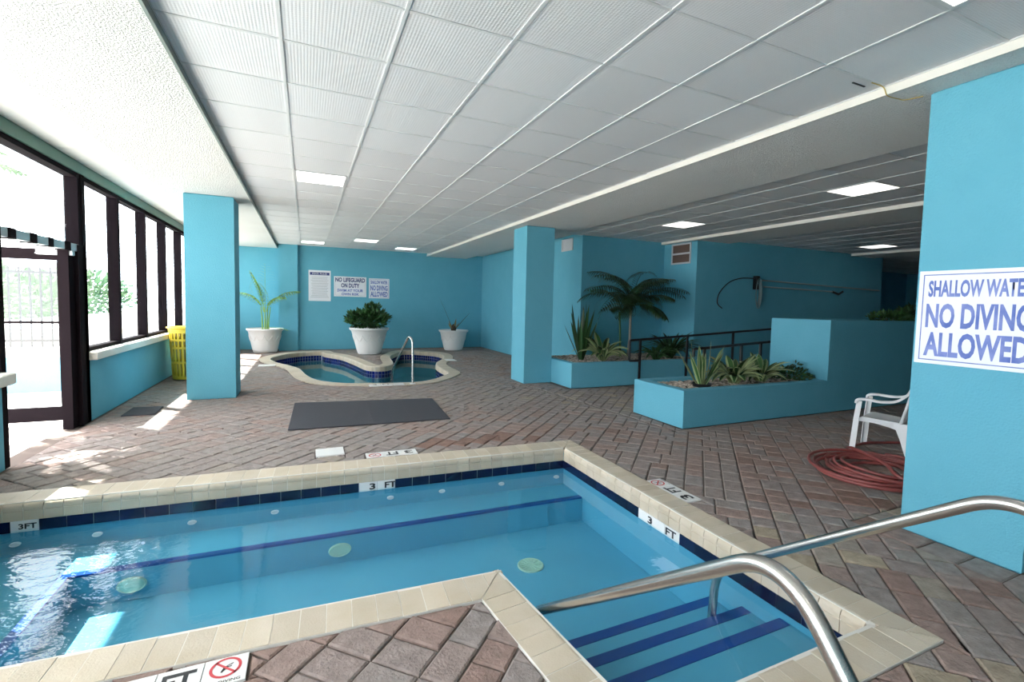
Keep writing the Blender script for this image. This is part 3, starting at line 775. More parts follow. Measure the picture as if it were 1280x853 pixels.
# coping bricks with rounded nose, and waterline tiles
def edge_run(i, L=.112, skip=()):
    a, b = Vector(POOL[i]), Vector(POOL[(i+1) % nP]); oa, ob = Vector(POUT[i]), Vector(POUT[(i+1) % nP])
    dv = (b-a); Ln = dv.length; dv.normalize(); nn = Vector((dv.y, -dv.x))
    loc = lambda p: ((p-a).dot(dv), (p-a).dot(nn))
    strip = [loc(a), loc(b), loc(ob), loc(oa)]
    strip = [strip[0], strip[3], strip[2], strip[1]]
    if area(strip) < 0: strip.reverse()
    s_lo = min(p[0] for p in strip); s_hi = max(p[0] for p in strip)
    n_ = round(Ln/L); Lb = Ln/n_
    k0 = math.floor(s_lo/Lb-1e-6); k1 = math.ceil(s_hi/Lb+1e-6)
    rl = random.Random(i+40); r_ = .038
    for k in range(k0, k1):
        s0, s1 = k*Lb, (k+1)*Lb
        p = clip(clip(strip, (s0, -9), (s0, 9), False), (s1, -9), (s1, 9), True)
        if not p: continue
        body = clip(p, (-99, r_), (99, r_), True)
        mb = MB(); tn = rl.random(); hz = rl.uniform(-.0015, .0015)
        W_ = lambda s, t, z: (a.x+dv.x*s+nn.x*t, a.y+dv.y*s+nn.y*t, z)
        if body:
            q = inset(body, .002)
            if area(q) > 5e-5:
                n3 = len(q); vs = [W_(s, t, -.10) for s, t in q]+[W_(s, t, .006+hz) for s, t in q]
                fs = [(j_, j_+n3, (j_+1) % n3+n3, (j_+1) % n3) for j_ in range(n3)]+[tuple(reversed([n3+j_ for j_ in range(n3)]))]
                mb.add(vs, fs, 0, tn)
        a0, a1 = max(s0, 0), min(s1, Ln)
        # where the strip is cut back by a mitre at a re-entrant corner keep the nose
        if a1-a0 > .01:
            g = .0024; prof = [(r_+.002, .006+hz)]+[(r_*(1-math.sin(u_)), .006+hz-r_*(1-math.cos(u_))) for u_ in [PI/2*q_/5 for q_ in range(6)]]
            prof += [(.0, -.046), (.005, -.049), (.005, -.053), (.001, -.056), (.001, -.122), (.02, -.122)]
            m_ = len(prof); vs = [W_(a0+g, t, z) for t, z in prof]+[W_(a1-g, t, z) for t, z in prof]
            fs = [(j_, j_+1, m_+j_+1, m_+j_) for j_ in range(m_-1)]
            mb.add(vs, fs, 0, tn, True)
            mb.add([W_(a0+g, t, z) for t, z in prof]+[W_(a0+g, .05, -.122), W_(a0+g, .05, .004)], [tuple(range(m_+2))], 0, tn)
            mb.add([W_(a1-g, t, z) for t, z in prof]+[W_(a1-g, .05, -.122), W_(a1-g, .05, .004)], [tuple(reversed(range(m_+2)))], 0, tn)
        if mb.v: mb.build('coping_brick', 'coping', pool)
    # grout bed under the bricks
    gb = MB(); a2 = [tuple(Vector(POOL[i])), tuple(Vector(POOL[(i+1) % nP])), tuple(ob), tuple(oa)]
    a2 = [(a.x+nn.x*.016, a.y+nn.y*.016), (b.x+nn.x*.016, b.y+nn.y*.016), tuple(ob), tuple(oa)]
    gf_ = MB().prism([(a.x+nn.x*.0062, a.y+nn.y*.0062), (a.x+nn.x*.02, a.y+nn.y*.02), (b.x+nn.x*.02, b.y+nn.y*.02), (b.x+nn.x*.0062, b.y+nn.y*.0062)][::(1 if area([(a.x, a.y), (a.x+nn.x, a.y+nn.y), (b.x, b.y)]) > 0 else -1)], -.122, -.03); gf_.build('joint', 'coping_grout', pool)
    if area(a2) < 0: a2.reverse()
    gb.prism(a2, -.115, .0042); gb.build('coping_bed', 'coping_grout', pool)
    # tiles
    n_ = max(1, round(Ln/.153)); Lt = Ln/n_
    bd = MB(); bd.add([W_(0, .010, -.122), W_(Ln, .010, -.122), W_(Ln, .010, -.30), W_(0, .010, -.30)], [(0, 1, 2, 3), (3, 2, 1, 0)])
    # thin grout backing as a slab behind the tiles
    gbk = MB(); q0 = [W_(0, .004, 0), W_(Ln, .004, 0), W_(Ln, .0115, 0), W_(0, .0115, 0)]
    pq = [(v[0], v[1]) for v in q0]
    if area(pq) < 0: pq.reverse()
    gbk.prism(pq, -.206, -.119, bottom=True); gbk.build('tile_grout', 'tile_grout', pool)
    for k in range(n_):
        s0, s1 = k*Lt+.0022, (k+1)*Lt-.0022; mid = (s0+s1)/2; pm = a+dv*mid
        white = any(abs(pm.x-sx) < ht and abs(pm.y-sy) < .6 for sx, sy, ht in MARKW) if i == 4 else any(abs(pm.y-sy) < ht for sy, ht in MARKV) if i == 3 else False
        c4 = [(W_(s0, -.002, 0)), W_(s1, -.002, 0), W_(s1, .0045, 0), W_(s0, .0045, 0)]; pq = [(v[0], v[1]) for v in c4]
        if area(pq) < 0: pq.reverse()
        MB().prism(pq, -.203, -.124, tint=rl.random(), bottom=True).build('waterline_tile', 'marker' if white else 'navy', pool)
    return a, b, dv, nn
MARKW = [(.61, 4.3, .16), (-1.80, 4.4, .08)]
MARKV = [(2.70, .24)]
for i in range(nP): edge_run(i)
# depth lettering on the waterline tiles
text_mesh('3', .05, .055, (.535, yb(.535)-.004, -.163), (1, -.05, 0), (0, 0, 1), 'lettering', 'ink', pool, .03)
text_mesh('FT', .10, .055, (.69, yb(.69)-.004, -.163), (1, -.05, 0), (0, 0, 1), 'lettering', 'ink', pool, .03)
text_mesh('3', .05, .055, (2.426, 2.83, -.163), (0, -1, 0), (0, 0, 1), 'lettering', 'ink', pool, .03)
text_mesh('FT', .11, .055, (2.426, 2.60, -.163), (0, -1, 0), (0, 0, 1), 'lettering', 'ink', pool, .03)
text_mesh('3FT', .10, .04, (-1.80, yb(-1.8)-.004, -.163), (1, -.05, 0), (0, 0, 1), 'lettering', 'ink', pool, .03)

# ------------------------------------------------------------------ deck depth markers
def ring(mb, c, r0, r1, z, n=28, slash=True, right=(1, 0), up=(0, 1)):
    r_, u_ = Vector((*right, 0)), Vector((*up, 0)); c = Vector(c)
    vs = []
    for k in range(n):
        a = 2*PI*k/n; d_ = r_*math.cos(a)+u_*math.sin(a); vs += [c+d_*r0+Vector((0, 0, z)), c+d_*r1+Vector((0, 0, z))]
    mb.add(vs, [(2*k, 2*k+1, (2*k+3) % (2*n), (2*k+2) % (2*n)) for k in range(n)])
    mb.add([c+(r_*(-.7)+u_*.7)*r1+(r_+u_)*.05*r1+Vector((0, 0, z)), c+(r_*(-.7)+u_*.7)*r1-(r_+u_)*.05*r1*1.4+Vector((0, 0, z)), c+(r_*.7-u_*.7)*r1-(r_+u_)*.05*r1*1.4+Vector((0, 0, z)), c+(r_*.7-u_*.7)*r1+(r_+u_)*.05*r1+Vector((0, 0, z))], [(0, 1, 2, 3)])
def marker(O, right, up, w, label, sym=True):
    """three white tiles: 3, FT and a no-diving sign, read along right"""
    right = Vector((*right, 0)).normalized(); up = Vector((*up, 0)).normalized(); O = Vector((*O, 0))
    o = empty('depth_marker', O, label, 'sign', 'white depth markers let into the deck')
    for k in range(3):
        a = O+right*(k*w+.0015); q = [a, a+right*(w-.003), a+right*(w-.003)+up*(w-.003), a+up*(w-.003)]; pq = [(v.x, v.y) for v in q]
        if area(pq) < 0: pq.reverse()
        MB().prism(pq, -.02, .004, ch=.001, tint=.5).build('tile', 'marker', o)
    ctr = lambda k: O+right*((k+.5)*w)+up*(w*.5)+Vector((0, 0, .0042))
    text_mesh('3', w*.5, w*.62, ctr(0), right, up, 'lettering', 'ink', o, .03, .0008); text_mesh('FT', w*.72, w*.62, ctr(1), right, up, 'lettering', 'ink', o, .03, .0008)
    rg_ = MB(); c = ctr(2)+up*w*.08; ring(rg_, c, w*.29, w*.36, .0012, right=(right.x, right.y), up=(up.x, up.y)); rg_.build('prohibition_ring', 'red_ink', o)
    dv_ = MB(); P_ = lambda x_, y_: c+right*x_*w+up*y_*w+Vector((0, 0, .0008))
    for a, b, t in (((-.02, .02), (-.08, -.16), .035), ((-.02, .02), (.16, .12), .018), ((-.04, .0), (.13, .02), .02), ((-.06, -.12), (.02, -.04), .02)):
        A_, B_ = P_(*a), P_(*b); dd = (B_-A_).normalized(); nn = Vector((-dd.y, dd.x, 0))*t*w*.7; dv_.add([A_-nn, B_-nn, B_+nn, A_+nn], [(0, 1, 2, 3)])
    dv_.build('diver_pictogram', 'ink', o)
    text_mesh('NO DIVING', w*.75, w*.09, O+right*(2.5*w)+up*(w*.09)+Vector((0, 0, .0042)), right, up, 'lettering', 'ink', o, .01, .0008)
    return o
marker((-.69, 2.04), (1, 0), (0, 1), .157, 'white 3 FT depth marker beside the coping of the near deck corner')
marker((2.80, 2.68), (0, 1), (-1, 0), .16, 'white 3 FT depth marker in the pavers by the long side coping')
marker((1.0, 4.72), (-1, .03), (0, -1), .16, 'white 3 FT depth marker behind the far coping, in front of the rubber mat')
bl_ = MB().box((.083, 4.793, -.02), (.337, 5.027, .005), c=.001).build('blank_tile', 'marker', label='plain white square plate set in the pavers beyond the pool', cat='tile')

# ------------------------------------------------------------------ HOT TUB
spa = empty('hot_tub', (1.2, 11, 0), 'free-form hot tub with a blue-tiled peninsula, by the back wall', 'hot tub')
nS = len(SPAR); SW = -.235; SF = -.75
def loopwall(mb, A, za, B, zb_, tint=.5, mi=0, step=1, smooth=True):
    n = len(A); vs = [(*p, za) for p in A]+[(*p, zb_) for p in B]
    mb.add(vs, [(i, (i+1) % n, n+(i+1) % n, n+i) for i in range(n)], mi, tint, smooth)
IN = offset_loop(SPAR, .012)
s1 = MB(); loopwall(s1, IN, SF, IN, -.05)
tri = geometry.tessellate_polygon([[Vector((x, y, 0)) for x, y in IN]])
s1.add([(x, y, SF) for x, y in IN], [t if area([IN[i] for i in t]) > 0 else tuple(reversed(t)) for t in tri]); s1.build('basin', 'spa_plaster', spa)
w2 = MB(); w2.add([(x, y, SW) for x, y in SPAR], [t if area([SPAR[i] for i in t]) > 0 else tuple(reversed(t)) for t in tri]); w2.build('water', 'spa_water', spa)
cp = MB(); rl = random.Random(9); NO1 = offset_loop(SPAR, .03); NO2 = offset_loop(SPAR, .01)
for i in range(nS):
    j_ = (i+1) % nS; tn = rl.random()
    lp = lambda P, f: (P[i][0]+(P[j_][0]-P[i][0])*f, P[i][1]+(P[j_][1]-P[i][1])*f)
    for f0, f1 in ((.02, .98),):
        A0, A1 = lp(SPAR, f0), lp(SPAR, f1); B0, B1 = lp(NO1, f0), lp(NO1, f1); C0, C1 = lp(SPAO, f0), lp(SPAO, f1); D0, D1 = lp(NO2, f0), lp(NO2, f1)
        vs = [(*C0, -.03), (*C1, -.03), (*C0, .012), (*C1, .012), (*B0, .012), (*B1, .012), (*D0, .004), (*D1, .004), (*A0, -.02), (*A1, -.02), (*A0, -.105), (*A1, -.105), (*B0, -.105), (*B1, -.105)]
        cp.add(vs, [(2*k, 2*k+1, 2*k+3, 2*k+2) for k in range(6)], 0, tn)
cp.build('coping', 'coping', spa)
bed = MB(); loopwall(bed, NO2, -.10, NO2, .0); loopwall(bed, NO2, .009, SPAO, .009); bed.build('coping_bed', 'coping_grout', spa)
bt = MB(); IN4 = offset_loop(SPAR, .004); tiles2 = resample(SPA, .075); TO = offset_loop(tiles2, .002); TI = offset_loop(tiles2, .012)
gt = MB(); loopwall(gt, offset_loop(SPAR, .008), -.27, offset_loop(SPAR, .008), -.10); gt.build('tile_grout', 'tile_grout', spa)
for i in range(len(tiles2)):
    j_ = (i+1) % len(tiles2)
    for za, zb_ in ((-.178, -.108), (-.252, -.182)):
        a, b = Vector(TO[i]), Vector(TO[j_]); a2_ = a.lerp(b, .05); b2_ = a.lerp(b, .95)
        bt.add([(*a2_, za), (*b2_, za), (*b2_, zb_), (*a2_, zb_)], [(0, 1, 2, 3)], 0, rl.random())
bt.build('waterline_tile', 'blue_tile', spa, kind='stuff')
# rail of the hot tub
def rail_mesh(path, r=.0242, n=14): return MB().tube(path, r, n)
hr = empty('handrail', (1.74, 8.47, 0), 'small looped steel handrail at the hot tub', 'handrail')
rail_mesh(fillet([(1.74, 8.46, -.05), (1.74, 8.50, .80), (1.70, 8.64, .86), (1.50, 9.22, .16), (1.50, 9.26, -.45)], .14), .02).build('rail', 'steel', hr)
MB().lathe([(.055, 0), (.05, .012), (.025, .018)], 20, (1.74, 8.47, .012)).build('escutcheon', 'white_plastic', hr)
lid = MB().box((-.95, 11.6, .0), (-.62, 11.85, .018), c=.004).build('skimmer_lid', 'marker', label='cream skimmer lid at the window side of the hot tub', cat='lid')
lid2 = MB().box((3.25, 11.6, .0), (3.5, 11.9, .018), c=.004).build('skimmer_lid', 'marker', label='white skimmer lid at the plant pot side of the hot tub', cat='lid')
dm = empty('depth_marker', (1.2, 8.52, 0), 'white 3 FT depth marker at the foot of the hot tub rail', 'sign')
for k in range(3): MB().box((1.0+k*.2, 8.44, 0), (1.19+k*.2, 8.58, .02), c=.002).build('tile', 'marker', dm)
text_mesh('3', .07, .1, (1.09, 8.51, .0205), (1, 0, 0), (0, 1, 0), 'lettering', 'ink', dm); text_mesh('FT', .13, .1, (1.29, 8.51, .0205), (1, 0, 0), (0, 1, 0), 'lettering', 'ink', dm)

# ------------------------------------------------------------------ pool handrails
def pool_rail(X, pts, post_y, zbase, label):
    o = empty('handrail', (X, pts[0][0], 0), label, 'handrail', 'steel handrails over the pool steps')
    rail_mesh(fillet([(X, y, z) for y, z in pts], .17, 10)).build('rail', 'steel', o)
    MB().lathe([(.062, 0), (.058, .012), (.027, .02)], 24, (X, pts[0][0], .004)).build('escutcheon', 'steel', o)
    return o
pool_rail(2.20, [(.43, -.04), (.43, .66), (.72, .895), (1.97, -.03), (1.99, -.36)], 1.99, -.33, 'far steel handrail, ending in the water at the pool steps')
pool_rail(1.10, [(.50, -.04), (.50, .52), (.78, .875), (2.18, -.155), (2.20, -.41)], 2.2, -.4, 'near steel handrail, over the coping of the deck corner')

# ------------------------------------------------------------------ signs
def sign(name, O, right, up, w, h, lines, label, ink, corner=True, header=None):
    right = Vector(right); up = Vector(up); nn = right.cross(up); O = Vector(O)
    o = empty(name, O, label, 'sign')
    R3 = Matrix((right, nn, up)).transposed()
    mb = MB().box((-w/2, -.0, -h/2), (w/2, .006, h/2), c=.002); mb.v = [tuple(O+R3 @ Vector(p)) for p in mb.v]
    # turn faces outward if the frame mirrors
    if R3.determinant() < 0: mb.f = [list(reversed(f)) for f in mb.f]
    mb.build('plate', 'sign_white', o)
    b = MB(); g = .022*w/.61+.002; t = .006
    for a0, a1 in (((-w/2+g, -h/2+g), (w/2-g, -h/2+g+t)), ((-w/2+g, h/2-g-t), (w/2-g, h/2-g)), ((-w/2+g, -h/2+g), (-w/2+g+t, h/2-g)), ((w/2-g-t, -h/2+g), (w/2-g, h/2-g))):
        b.add([tuple(O+right*x_+up*y_+nn*.0068) for x_, y_ in ((a0[0], a0[1]), (a1[0], a0[1]), (a1[0], a1[1]), (a0[0], a1[1]))], [(0, 1, 2, 3)])
    if lines: b.build('border', ink, o)
    for txt, yc, tw, th_, mt in lines: text_mesh(txt, tw, th_, O+up*yc+nn*.0065, right, up, 'lettering', mt, o, .035, .001)
    return o
def nodiv(O, right, up, label, ink, s=.61):
    return sign('no_diving_sign', O, right, up, s, s, [('SHALLOW WATER', .188, .50, .108, ink), ('NO DIVING', .012, .51, .160, ink), ('ALLOWED', -.175, .51, .160, ink)], label, ink)
nodiv((3.759, 1.497, 1.465), (0, -1, 0), (0, 0, 1), 'large white no diving sign with faded blue letters on the near pillar', 'blue_ink')
nodiv((2.065, 15.199, 1.865), (1, 0, 0), (0, 0, 1), 'square white no diving sign on the back wall', 'blue_ink')
sign('lifeguard_sign', (1.225, 15.199, 1.89), (1, 0, 0), (0, 0, 1), .92, .60, [('NO LIFEGUARD', .20, .84, .13, 'navy_ink'), ('ON DUTY', .035, .52, .13, 'navy_ink'), ('SWIM AT YOUR', -.115, .74, .085, 'blue_ink'), ('OWN RISK', -.225, .50, .075, 'blue_ink')], 'white no lifeguard sign in the middle of the back wall signs', 'grey_line')
rs = sign('pool_rules_sign', (.375, 15.199, 1.89), (1, 0, 0), (0, 0, 1), .60, .90, [], 'tall white pool rules board with small print', 'navy_ink')
hb = MB(); hb.add([(.11, 15.192, 2.20), (.64, 15.192, 2.20), (.64, 15.192, 2.28), (.11, 15.192, 2.28)], [(0, 1, 2, 3)]); hb.build('header_band', 'navy_ink', rs)
text_mesh('POOL RULES', .40, .05, (.375, 15.1905, 2.24), (1, 0, 0), (0, 0, 1), 'lettering', 'sign_white', rs)
pl_ = MB()
for k in range(14):
    z = 2.13-.045*k; w_ = .2+.06*random.random(); pl_.add([(.375-w_, 15.192, z), (.375+w_, 15.192, z), (.375+w_, 15.192, z+.012), (.375-w_, 15.192, z+.012)], [(0, 1, 2, 3)])
pl_.build('small_print', 'grey_line', rs)

# ------------------------------------------------------------------ planter boxes, ramp, railings
def planter(name, x0, y0, x1, y1, h, label, wt=.13, soilz=None, back=True):
    o = empty(name, ((x0+x1)/2, (y0+y1)/2, 0), label, 'planter')
    w = MB(); w.box((x0, y0, 0), (x1, y0+wt, h), c=.008); w.box((x0, y0+wt, 0), (x0+wt, y1, h), c=.008)
    if back: w.box((x0+wt, y1-wt, 0), (x1, y1, h), c=.008)
    w.box((x1-wt, y0+wt, 0), (x1, y1-(wt if back else 0), h), c=.008)
    w.build('wall', 'teal', o)
    sz = soilz or h-.05
    MB().box((x0+wt, y0+wt, .01), (x1-wt, y1-(wt if back else 0), sz)).build('soil', 'soil', o)
    g = random.Random(int(x0*10)); pb_ = MB()
    for _ in range(int((x1-x0)*(y1-y0)*(420 if h < 1 else 60))):
        x_, y_ = g.uniform(x0+wt+.02, x1-wt-.02), g.uniform(y0+wt+.02, y1-(wt if back else 0)-.02); r_ = g.uniform(.012, .028)
        pb_.box((-r_, -r_*.8, -r_*.4), (r_, r_*.8, r_*.6), R=None, tint=g.random(), c=r_*.4)
        n8 = 16; R_ = Matrix.Rotation(g.random()*PI, 3, 'Z')
        for q in range(len(pb_.v)-n8, len(pb_.v)): v = R_ @ Vector(pb_.v[q]); pb_.v[q] = (v.x+x_, v.y+y_, v.z+sz+.006)
    pb_.build('pebbles', 'gravel', o, kind='stuff')
    return o
planter('planter_box', 4.21, 4.39, 6.94, 5.35, .475, 'low teal planter box nearest the pool with white-edged plants')
planter('planter_box', 4.305, 7.24, 7.66, 8.82, .455, 'low teal planter box with the indoor palm', back=False)
planter('planter_box', 6.94, 4.39, 13.0, 5.35, 1.36, 'tall teal planter wall behind the white chair')
struct(MB().prism([(5.42, 5.37), (14.2, 5.37), (14.2, 7.22), (5.42, 7.22)], -.011, -.010), 'floor_ramp_bed', 'ramp')
rm = MB(); rm.add([(5.5, 5.36, 0), (14.2, 5.36, .48), (14.2, 7.23, .48), (5.5, 7.23, 0), (5.5, 5.36, -.01), (14.2, 5.36, -.01), (14.2, 7.23, -.01), (5.5, 7.23, -.01)], [(0, 1, 2, 3), (4, 5, 1, 0), (7, 3, 2, 6), (5, 6, 2, 1)])
struct(rm, 'ramp_floor', 'ramp', label='paved ramp rising between the two planter boxes')
def railing(y, x0, x1, z0, z1, posts, label, loop=True):
    o = empty('ramp_railing', (x0, y, 0), label, 'railing'); zr = lambda x: z0+(z1-z0)*(x-x0)/(x1-x0); b = .022
    pt = [(x0+.25, y, zr(x0)-.38), (x0, y, zr(x0)-.38), (x0, y, zr(x0)), (x1, y, z1)] if loop else [(x0, y, zr(x0)-.12), (x0, y, zr(x0)), (x1, y, z1)]
    MB().tube(fillet(pt, .03, 3), b, 8).build('top_rail', 'black_metal', o)
    for i, x in enumerate(posts):
        fz = max(0, (x-5.5)*.055)
        MB().box((x-b*.8, y-b*.8, fz-.0), (x+b*.8, y+b*.8, zr(x))).build('post', 'black_metal', o)
    return o
railing(7.14, 5.48, 9.42, .86, 1.08, [5.72, 6.87, 8.12, 9.36], 'black pipe railing in front of the indoor palm planter')
railing(5.47, 5.40, 7.26, .86, .965, [5.62, 6.42, 6.86], 'black pipe railing behind the nearest planter box', loop=False)

# ------------------------------------------------------------------ plants in the planters
def plant(name, loc, label, cat='plant', group=None): return empty(name, loc, label, cat, group)
def snake(loc, n, h, w, spread, label, mi, edge, seed, pot=False, lean=.35):
    random.seed(seed); o = plant('snake_plant', loc, label)
    for i in range(n):
        mb = MB(); a = 2*PI*i/n+random.uniform(-.4, .4); r = spread*random.uniform(.1, .5); hh = h*random.uniform(.6, 1.0)
        blade(mb, (loc[0]+r*math.cos(a)*.5, loc[1]+r*math.sin(a)*.5, loc[2]), a, lean*random.uniform(.05, 1), hh, w*random.uniform(.8, 1.15), random.uniform(-.15, .35), 7, 0, edge, None, .12, 0, .45)
        mb.build('leaf', mi, o)
    if pot: MB().lathe([(.10, -.03), (.13, .05), (.125, .05), (.12, .02), (.0001, .02)], 24, loc).build('pot', 'black_metal', o)
    return o
snake((4.83, 4.72, .44), 22, .66, .062, .2, 'upright white-edged snake plant in a black pot in the nearest planter', ['leaf', 'leaf_edge'], 1, 21, True, .62)
snake((4.93, 7.95, .42), 18, 1.22, .085, .2, 'tall dark snake plant in the palm planter', ['leaf_dark'], None, 22, False, .42)
def hosta(loc, n, L_, w, label, mats, edge, seed, lean=(.35, 1.25), name='leafy_plant', dr0=.75):
    random.seed(seed); o = plant(name, loc, label)
    for i in range(n):
        mb = MB(); a = 2*PI*i/n*2.4+random.uniform(-.3, .3); ln = random.uniform(*lean); l = L_*random.uniform(.6, 1.05)
        blade(mb, (loc[0]+.05*math.cos(a), loc[1]+.05*math.sin(a), loc[2]), a, ln*.38, l, w*random.uniform(.8, 1.2), dr0+ln*1.25, 8, 0, edge, None, .18, 0, .55); mb.build('leaf', mats, o)
    return o
hosta((5.52, 4.80, .44), 50, .56, .105, 'arching plant with pale leaf stripes, beside the black potted snake plant', ['leaf', 'leaf_edge'], 1, 31)
hosta((6.08, 4.82, .44), 44, .54, .105, 'arching pale-striped plant beside the low dark groundcover', ['leaf', 'leaf_edge'], 1, 32)
hosta((5.30, 7.75, .42), 50, .72, .12, 'white-striped leafy plant between snake plant and palm', ['leaf', 'leaf_edge'], 1, 33)
hosta((6.52, 7.62, .42), 26, .52, .08, 'small striped plant beside the palm trunk, behind the railing end', ['leaf_dark', 'leaf'], 1, 34)
random.seed(5)
def bush(loc, r, n, size, label, m, seed, name='leafy_bush', stems=6):
    o = plant(name, loc, label); b = MB(); g = random.Random(seed)
    leafball(b, (loc[0], loc[1], loc[2]+r[2]*.8), r, n, size, 0, seed); b.build('foliage', m, o, kind='stuff')
    s_ = MB()
    for k in range(stems): a = g.random()*2*PI; s_.tube([(loc[0]+.03*math.cos(a), loc[1]+.03*math.sin(a), loc[2]-.01), (loc[0]+r[0]*.5*math.cos(a), loc[1]+r[1]*.5*math.sin(a), loc[2]+r[2]*.9)], .006, 5)
    s_.build('stem', 'trunk', o); return o
bush((6.72, 4.82, .44), (.36, .28, .09), 420, .07, 'low dark green groundcover against the tall planter wall', 'leaf', 41)
gb2 = plant('seedling', (6.62, 4.75, .44), 'thin stem with two dark leaves above the groundcover'); _m = MB(); _m.tube([(6.62, 4.75, .44), (6.65, 4.75, .60), (6.72, 4.75, .68)], .004, 5); leafball(_m, (6.72, 4.75, .68), (.05, .05, .02), 14, .07, 0, 3); leafball(_m, (6.58, 4.75, .60), (.05, .04, .02), 10, .06, 0, 4); _m.build('stem', 'leaf_dark', gb2)
hosta((7.05, 7.80, .42), 80, .78, .06, 'dark spreading bush under the larger vent', ['leaf_dark'], None, 36, (.3, 1.2), 'spreading_bush')
bush((9.35, 4.9, 1.30), (.35, .3, .10), 300, .10, 'small bush on the tall planter wall, nearer the pole wall', 'leaf', 44)
bush((10.2, 4.85, 1.30), (.55, .3, .16), 520, .12, 'wider dark bush on the tall planter wall beside the pillar', 'leaf_dark', 45)
# palm
random.seed(77); pm = plant('indoor_palm', (6.22, 8.15, .42), 'small indoor palm with two slim stems and dark spreading fronds', 'palm')
MB().tube([(6.22, 8.15, .42), (6.24, 8.14, .8), (6.22, 8.12, 1.3), (6.21, 8.1, 1.52)], .03, 10, rs=[.04, .028, .026, .03]).build('trunk', 'trunk', pm)
MB().tube([(6.05, 8.20, .42), (6.03, 8.2, .9), (5.98, 8.18, 1.38)], .02, 8, rs=[.026, .02, .02]).build('trunk', 'leaf', pm)
for i in range(20):
    mb = MB(); a = 2*PI*i/20+random.uniform(-.15, .15); bx = (6.21, 8.05, 1.50) if i % 3 else (5.98, 8.10, 1.36)
    inn = random.uniform(.05, .95); kx = 1.0 if abs(math.cos(a)) > .6 else (.42 if math.sin(a) > 0 else .75)
    frond(mb, bx, a, inn, (1.28 if i % 3 else .85)*kx, 1.55, 17, .44, .026, 0, 0, 1.15); mb.build('frond', 'leaf_dark', pm)
for az_, ln_, Lh in ((3.3, .75, 1.35), (-.15, .75, 1.45), (3.4, .45, 1.1), (-.4, .4, 1.1), (-.7, .8, .9), (3.9, .8, .9), (-1.5, .9, .7), (3.6, 1.3, .8), (-.5, 1.3, .8), (-1.1, 1.25, .7), (4.2, 1.25, .7), (3.2, .2, .9), (0, .2, .9), (-1.5, .3, .8)):
    mb = MB(); frond(mb, (6.21, 8.08, 1.5), az_, ln_, Lh, 1.25, 19, .44, .028, 0, 0, 1.2); mb.build('frond', 'leaf_dark', pm)

# ------------------------------------------------------------------ white pots by the hot tub
def pot(name, loc, R_, H_, rb, label):
    o = empty(name, loc, label, 'potted plant', 'large white pots around the hot tub')
    rr_ = lambda z: rb+(R_*.90-rb)*z/.88
    pr_ = [(rb*.9, 0), (rr_(.02), .02), (rr_(.1), H_*.10), (rr_(.1)+.008, H_*.115), (rr_(.15), H_*.13), (rr_(.5), H_*.5), (R_*.90, H_*.88), (R_*.97, H_*.92), (R_, H_*.95), (R_, H_), (R_*.93, H_), (R_*.90, H_*.93), (.001, H_*.90)]
    MB().lathe(pr_, 40, loc).build('pot', 'pot_white', o)
    sw = MB()
    for k in range(12):     # raised swags moulded in the side
        a0 = 2*PI*k/12; pts = []
        for q in range(7):
            a = a0+2*PI/12*q/6; z = H_*(.72-.22*math.sin(PI*q/6)); rad = rb+(R_*.90-rb)*z/(H_*.88)+.002
            pts.append((loc[0]+rad*math.cos(a), loc[1]+rad*math.sin(a), loc[2]+z))
        sw.tube(pts, .009, 6)
    sw.build('swag', 'pot_white', o)
    MB().lathe([(R_*.88, H_*.91), (.001, H_*.94)], 24, loc).build('soil', 'soil', o)
    return o
random.seed(12)
p1 = pot('potted_palm', (-1.02, 14.72, 0), .46, .66, .29, 'white pot with a thin pale palm, nearest the windows')
for dx, dy in ((-.06, 0), (.04, .03), (0, -.05), (.08, -.02)): MB().tube([(-1.02+dx, 14.72+dy, .6), (-1.02+dx*1.2, 14.72+dy, .95), (-1.02+dx*1.7, 14.72+dy, 1.25)], .02, 6, rs=[.022, .016, .01]).build('stem', 'leaf_lime', p1)
for az_, ln_, L_, dr in ((3.3, .05, 1.15, .5), (-1.4, .0, 1.3, .05), (-.1, .35, 1.1, 1.3), (3.5, .25, .8, 1.2), (-.3, .1, .7, 1.6), (-2.2, .1, .9, .6)):
    mb = MB(); frond(mb, (-1.02+.03*math.cos(az_), 14.70, 1.1), az_, ln_, L_, dr, 13, .34, .045, 0, 0, 1.1); mb.build('frond', 'leaf_lime', p1)
mb = MB(); frond(mb, (-.9, 14.6, .68), -.2, 1.5, .5, .5, 8, .1, .03); mb.build('dry_frond', 'leaf_lime', p1)
p2 = pot('potted_shrub', (1.61, 13.75, 0), .53, .735, .30, 'white pot with a bushy green shrub on the tiled peninsula')
b2 = MB(); leafball(b2, (1.58, 13.75, .98), (.56, .5, .24), 1500, .13, 0, 8, up=.6, elong=2.4); leafball(b2, (1.7, 13.75, 1.25), (.2, .2, .13), 160, .12, 0, 9, up=.9); b2.build('foliage', 'leaf', p2, kind='stuff')
p3 = pot('potted_yucca', (4.21, 14.35, 0), .46, .63, .28, 'white pot with a sparse dried plant, by the corner')
random.seed(4)
for az_, ln_, L_, w_ in ((2.7, .38, 1.2, .05), (.2, .75, .85, .05), (2.0, .6, .4, .08), (.9, .5, .4, .08), (3.6, .7, .35, .08), (-.8, .6, .35, .08), (5, .3, .42, .08)):
    mb = MB(); blade(mb, (4.21, 14.35, .6), az_, ln_, L_, w_, .1, 6, 0, None, .3); mb.build('leaf', 'leaf_dark' if L_ > .5 else 'leaf_dry', p3)
MB().lathe([(.07, 0), (.09, .1), (.05, .2), (.001, .24)], 12, (4.21, 14.35, .58)).build('stem', 'soil', p3)

